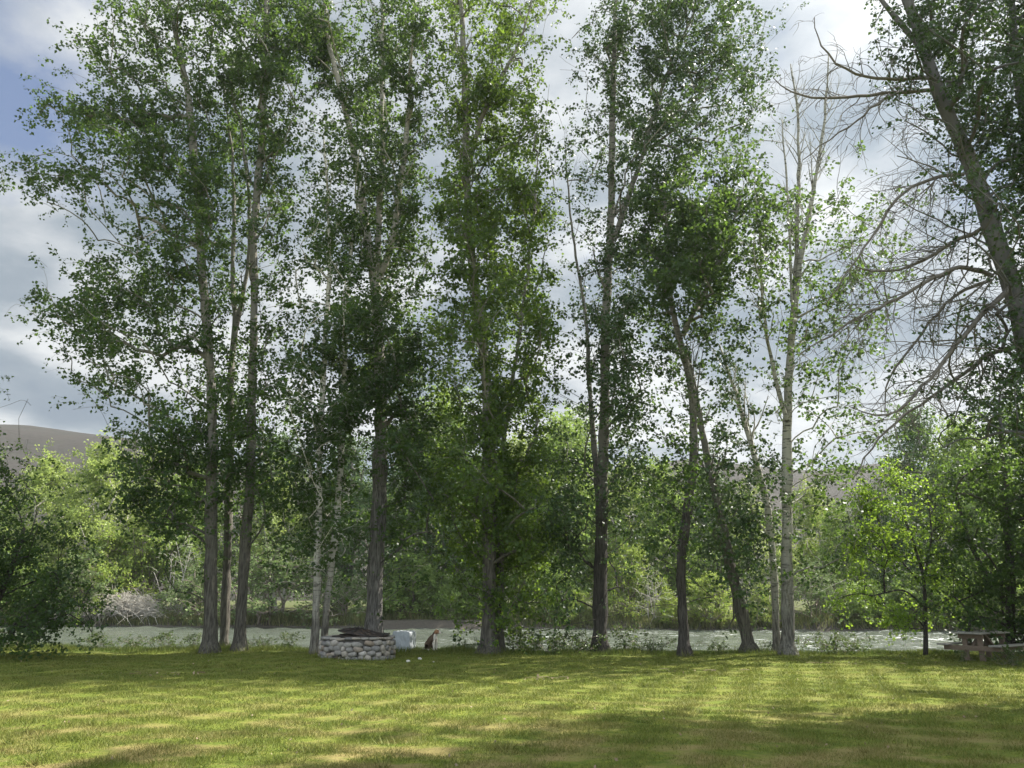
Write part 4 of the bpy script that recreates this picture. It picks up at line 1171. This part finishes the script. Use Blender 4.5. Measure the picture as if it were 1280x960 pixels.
# ------------------------------------------------------------------ the dog
def dog():
    p = on_ground(547, 809)
    x, y = p[0] * .985, min(p[1], float(edge_y(p[0])) + .2)
    z = float(ground_z(x, y))
    root = empty('dog', (x, y, z), R(-25), 'brown and white dog sitting on the grassy bank facing right, right of the fire ring', 'dog')
    root.scale = (1.15, 1.15, 1.15)
    J = [  # joints: position, radius, parent ; +X is ahead
     ((-.16, 0, .11), .085, -1), ((-.12, 0, .19), .10, 0), ((-.04, 0, .29), .105, 1), ((.04, 0, .37), .10, 2), ((.085, 0, .44), .072, 3),
     ((.12, 0, .51), .066, 4), ((.165, 0, .535), .072, 5), ((.22, 0, .515), .048, 6), ((.275, 0, .495), .033, 7), ((.29, 0, .492), .024, 8),
     ((-.10, .09, .13), .075, 0), ((.0, .11, .13), .05, 10), ((-.06, .115, .045), .032, 11), ((.03, .115, .022), .026, 12),
     ((-.10, -.09, .13), .075, 0), ((.0, -.11, .13), .05, 14), ((-.06, -.115, .045), .032, 15), ((.03, -.115, .022), .026, 16),
     ((.08, .065, .30), .055, 3), ((.10, .07, .17), .032, 18), ((.105, .07, .05), .026, 19), ((.145, .07, .022), .027, 20),
     ((.08, -.065, .30), .055, 3), ((.10, -.07, .17), .032, 22), ((.105, -.07, .05), .026, 23), ((.145, -.07, .022), .027, 24),
     ((-.24, .03, .06), .03, 0), ((-.34, .08, .035), .022, 26), ((-.42, .14, .04), .012, 27)]
    me = bpy.data.meshes.new('dog_body')
    me.from_pydata([j[0] for j in J], [(j[2], i) for i, j in enumerate(J) if j[2] >= 0], [])
    o = bpy.data.objects.new('body', me); COL.objects.link(o)
    sk = o.modifiers.new('s', 'SKIN'); o.modifiers.new('d', 'SUBSURF').levels = 2
    for i, j in enumerate(J):
        sv = me.skin_vertices[0].data[i]; sv.radius = (j[1], j[1]); sv.use_root = (i == 0)
    dg = bpy.context.evaluated_depsgraph_get(); ev = o.evaluated_get(dg)
    body = bpy.data.meshes.new_from_object(ev)
    bpy.data.objects.remove(o); bpy.data.meshes.remove(me)
    for pl in body.polygons: pl.use_smooth = True
    def fur(name, a, b):
        m, nt, out = new_mat(name); oc = obj_coords(nt); n_ = noise(nt, oc, 60, 4, .7, (1, 1, .4))
        principled(nt, out, mixc(nt, n_, a, b), .85, bump(nt, n_, .6, .01), .2); return m
    mats = [fur('fur_brown', (.05, .035, .025), (.15, .105, .07)), fur('fur_tan', (.24, .12, .06), (.4, .22, .12)), fur('fur_white', (.5, .45, .38), (.75, .7, .62))]
    body.materials.clear()
    b = link('body', body, mats, root)
    for pl in body.polygons:
        c = pl.center
        head = c.x > .1 and c.z > .46
        if head: pl.material_index = 2 if (c.x > .235 or (abs(c.y) < .016 and c.z > .54)) else 1
        elif c.x > .1 and .22 < c.z < .47: pl.material_index = 2
        elif c.z < .24 and c.x > .06: pl.material_index = 2
        elif c.z < .07: pl.material_index = 2
        else: pl.material_index = 0
    for s in (-1, 1):                                               # hanging ears, eyes
        v, t = rock(np.random.default_rng(5), (.03, .012, .058), 1, .05)
        v = v @ np.array(Matrix.Rotation(s * R(14), 3, 'X')).T
        link('ear', mesh_np('ear', v, None, t, True), mats[1], root, (.145, s * .072, .525))
        v, t = rock(np.random.default_rng(6), (.009, .009, .009), 1, 0)
        m_, nt, out = new_mat('dark_gloss'); principled(nt, out, (.01, .008, .007), .2, None, .5)
        link('eye', mesh_np('eye', v, None, t, True), m_, root, (.212, s * .038, .55))
    v, t = rock(np.random.default_rng(6), (.014, .016, .012), 1, 0.05)
    m_, nt, out = new_mat('dog_nose'); principled(nt, out, (.015, .012, .011), .4, None, .5)
    link('nose', mesh_np('nose', v, None, t, True), m_, root, (.318, 0, .502))
dog()

# ------------------------------------------------------------------ sky, sun, camera
AZ, EL = R(64), R(50)                                               # sun ahead to the right, out of view
sun_dir = Vector((math.sin(AZ) * math.cos(EL), math.cos(AZ) * math.cos(EL), math.sin(EL)))
sl = bpy.data.lights.new('sun', 'SUN'); sl.energy = 5.0; sl.angle = R(.5); sl.color = (1, .95, .86)
so = bpy.data.objects.new('sun', sl); COL.objects.link(so); so.rotation_euler = (-sun_dir).to_track_quat('-Z', 'Y').to_euler()

w = bpy.data.worlds.new('World'); S.world = w; w.use_nodes = True
nt = w.node_tree; nt.nodes.clear()
out = nt.nodes.new('ShaderNodeOutputWorld'); bg = nt.nodes.new('ShaderNodeBackground'); bg.inputs[1].default_value = .07
sky = nt.nodes.new('ShaderNodeTexSky'); sky.sky_type = 'NISHITA'; sky.sun_disc = False; sky.sun_elevation = EL; sky.sun_rotation = AZ
tc = nt.nodes.new('ShaderNodeTexCoord'); sep = nt.nodes.new('ShaderNodeSeparateXYZ'); L(nt, tc.outputs['Generated'], sep.inputs[0])
zz = math_n(nt, 'ADD', math_n(nt, 'MAXIMUM', sep.outputs[2], 0.0), .22)
cb = nt.nodes.new('ShaderNodeCombineXYZ'); L(nt, math_n(nt, 'DIVIDE', sep.outputs[0], zz), cb.inputs[0]); L(nt, math_n(nt, 'DIVIDE', sep.outputs[1], zz), cb.inputs[1]); cb.inputs[2].default_value = 38.4
cover = noise(nt, cb.outputs[0], 1.1, 8, .58)
shade = noise(nt, cb.outputs[0], 2.1, 8, .52, (1, 1, 3))
dt = nt.nodes.new('ShaderNodeVectorMath'); dt.operation = 'DOT_PRODUCT'; L(nt, tc.outputs['Generated'], dt.inputs[0]); dt.inputs[1].default_value = sun_dir
glow = math_n(nt, 'POWER', math_n(nt, 'MAXIMUM', dt.outputs['Value'], 0.0), 3.0)
cl = ramp(nt, shade, [(.36, (1.9, 2.4, 3.0)), (.45, (2.6, 3.1, 3.6)), (.52, (4.2, 4.55, 4.9)), (.60, (6.3, 6.5, 6.6))])
cl = mixc(nt, 1.0, cl, ramp(nt, glow, [(0, .92), (.5, 1.08), (1, 1.6)]), 'MULTIPLY')
gap = nt.nodes.new('ShaderNodeVectorMath'); gap.operation = 'DOT_PRODUCT'; L(nt, tc.outputs['Generated'], gap.inputs[0]); gap.inputs[1].default_value = (-.517, .65, .557)
thin = nt.nodes.new('ShaderNodeMapRange'); thin.inputs[1].default_value = .97; thin.inputs[2].default_value = .999; thin.inputs[4].default_value = .11   # a break in the cloud, high on the left
L(nt, gap.outputs['Value'], thin.inputs[0])
fac = ramp(nt, math_n(nt, 'SUBTRACT', cover, thin.outputs[0]), [(.31, 0), (.43, 1)])
skyc = mixc(nt, fac, mixc(nt, .6, sky.outputs[0], (1.5, 2.1, 3.7)), cl)
behind = nt.nodes.new('ShaderNodeMapRange'); behind.inputs[1].default_value = .15; behind.inputs[2].default_value = -.6   # unseen cloud behind the camera, brightened as added fill light
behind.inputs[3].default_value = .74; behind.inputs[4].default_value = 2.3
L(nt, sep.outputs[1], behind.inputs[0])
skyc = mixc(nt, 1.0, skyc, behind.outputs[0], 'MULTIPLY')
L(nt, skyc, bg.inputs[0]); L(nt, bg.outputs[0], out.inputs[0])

def haze():
    mb = MB(); mb.box((0, 375, 84), (2200, 1270, 180))
    o = link('haze', mb.mesh('haze'))
    m = bpy.data.materials.new('thin_air'); m.use_nodes = True; nt = m.node_tree; nt.nodes.clear()
    out = nt.nodes.new('ShaderNodeOutputMaterial'); v = nt.nodes.new('ShaderNodeVolumePrincipled')
    v.inputs['Color'].default_value = (.9, .95, 1, 1); v.inputs['Density'].default_value = HAZE; v.inputs['Anisotropy'].default_value = .35
    L(nt, v.outputs[0], out.inputs['Volume'])
    o.data.materials.append(m); tag(o, 'thin pale summer air over the lawn and river', 'haze', kind='stuff')
HAZE = .0002
haze()
cam = bpy.data.cameras.new('camera'); cam.sensor_width = 36; cam.lens = 36 * F_PX / 1280; cam.clip_start = .1; cam.clip_end = 3000
co = bpy.data.objects.new('camera', cam); COL.objects.link(co); co.location = (0, 0, CAM_H); co.rotation_euler = (R(90) + PITCH, 0, 0)
S.camera = co
S.view_settings.view_transform = 'Standard'; S.view_settings.look = 'None'; S.view_settings.gamma = 1; S.view_settings.exposure = 1.42
S.cycles.max_bounces = 8; S.cycles.diffuse_bounces = 3; S.cycles.transmission_bounces = 4; S.cycles.glossy_bounces = 3
S.cycles.use_denoising = True
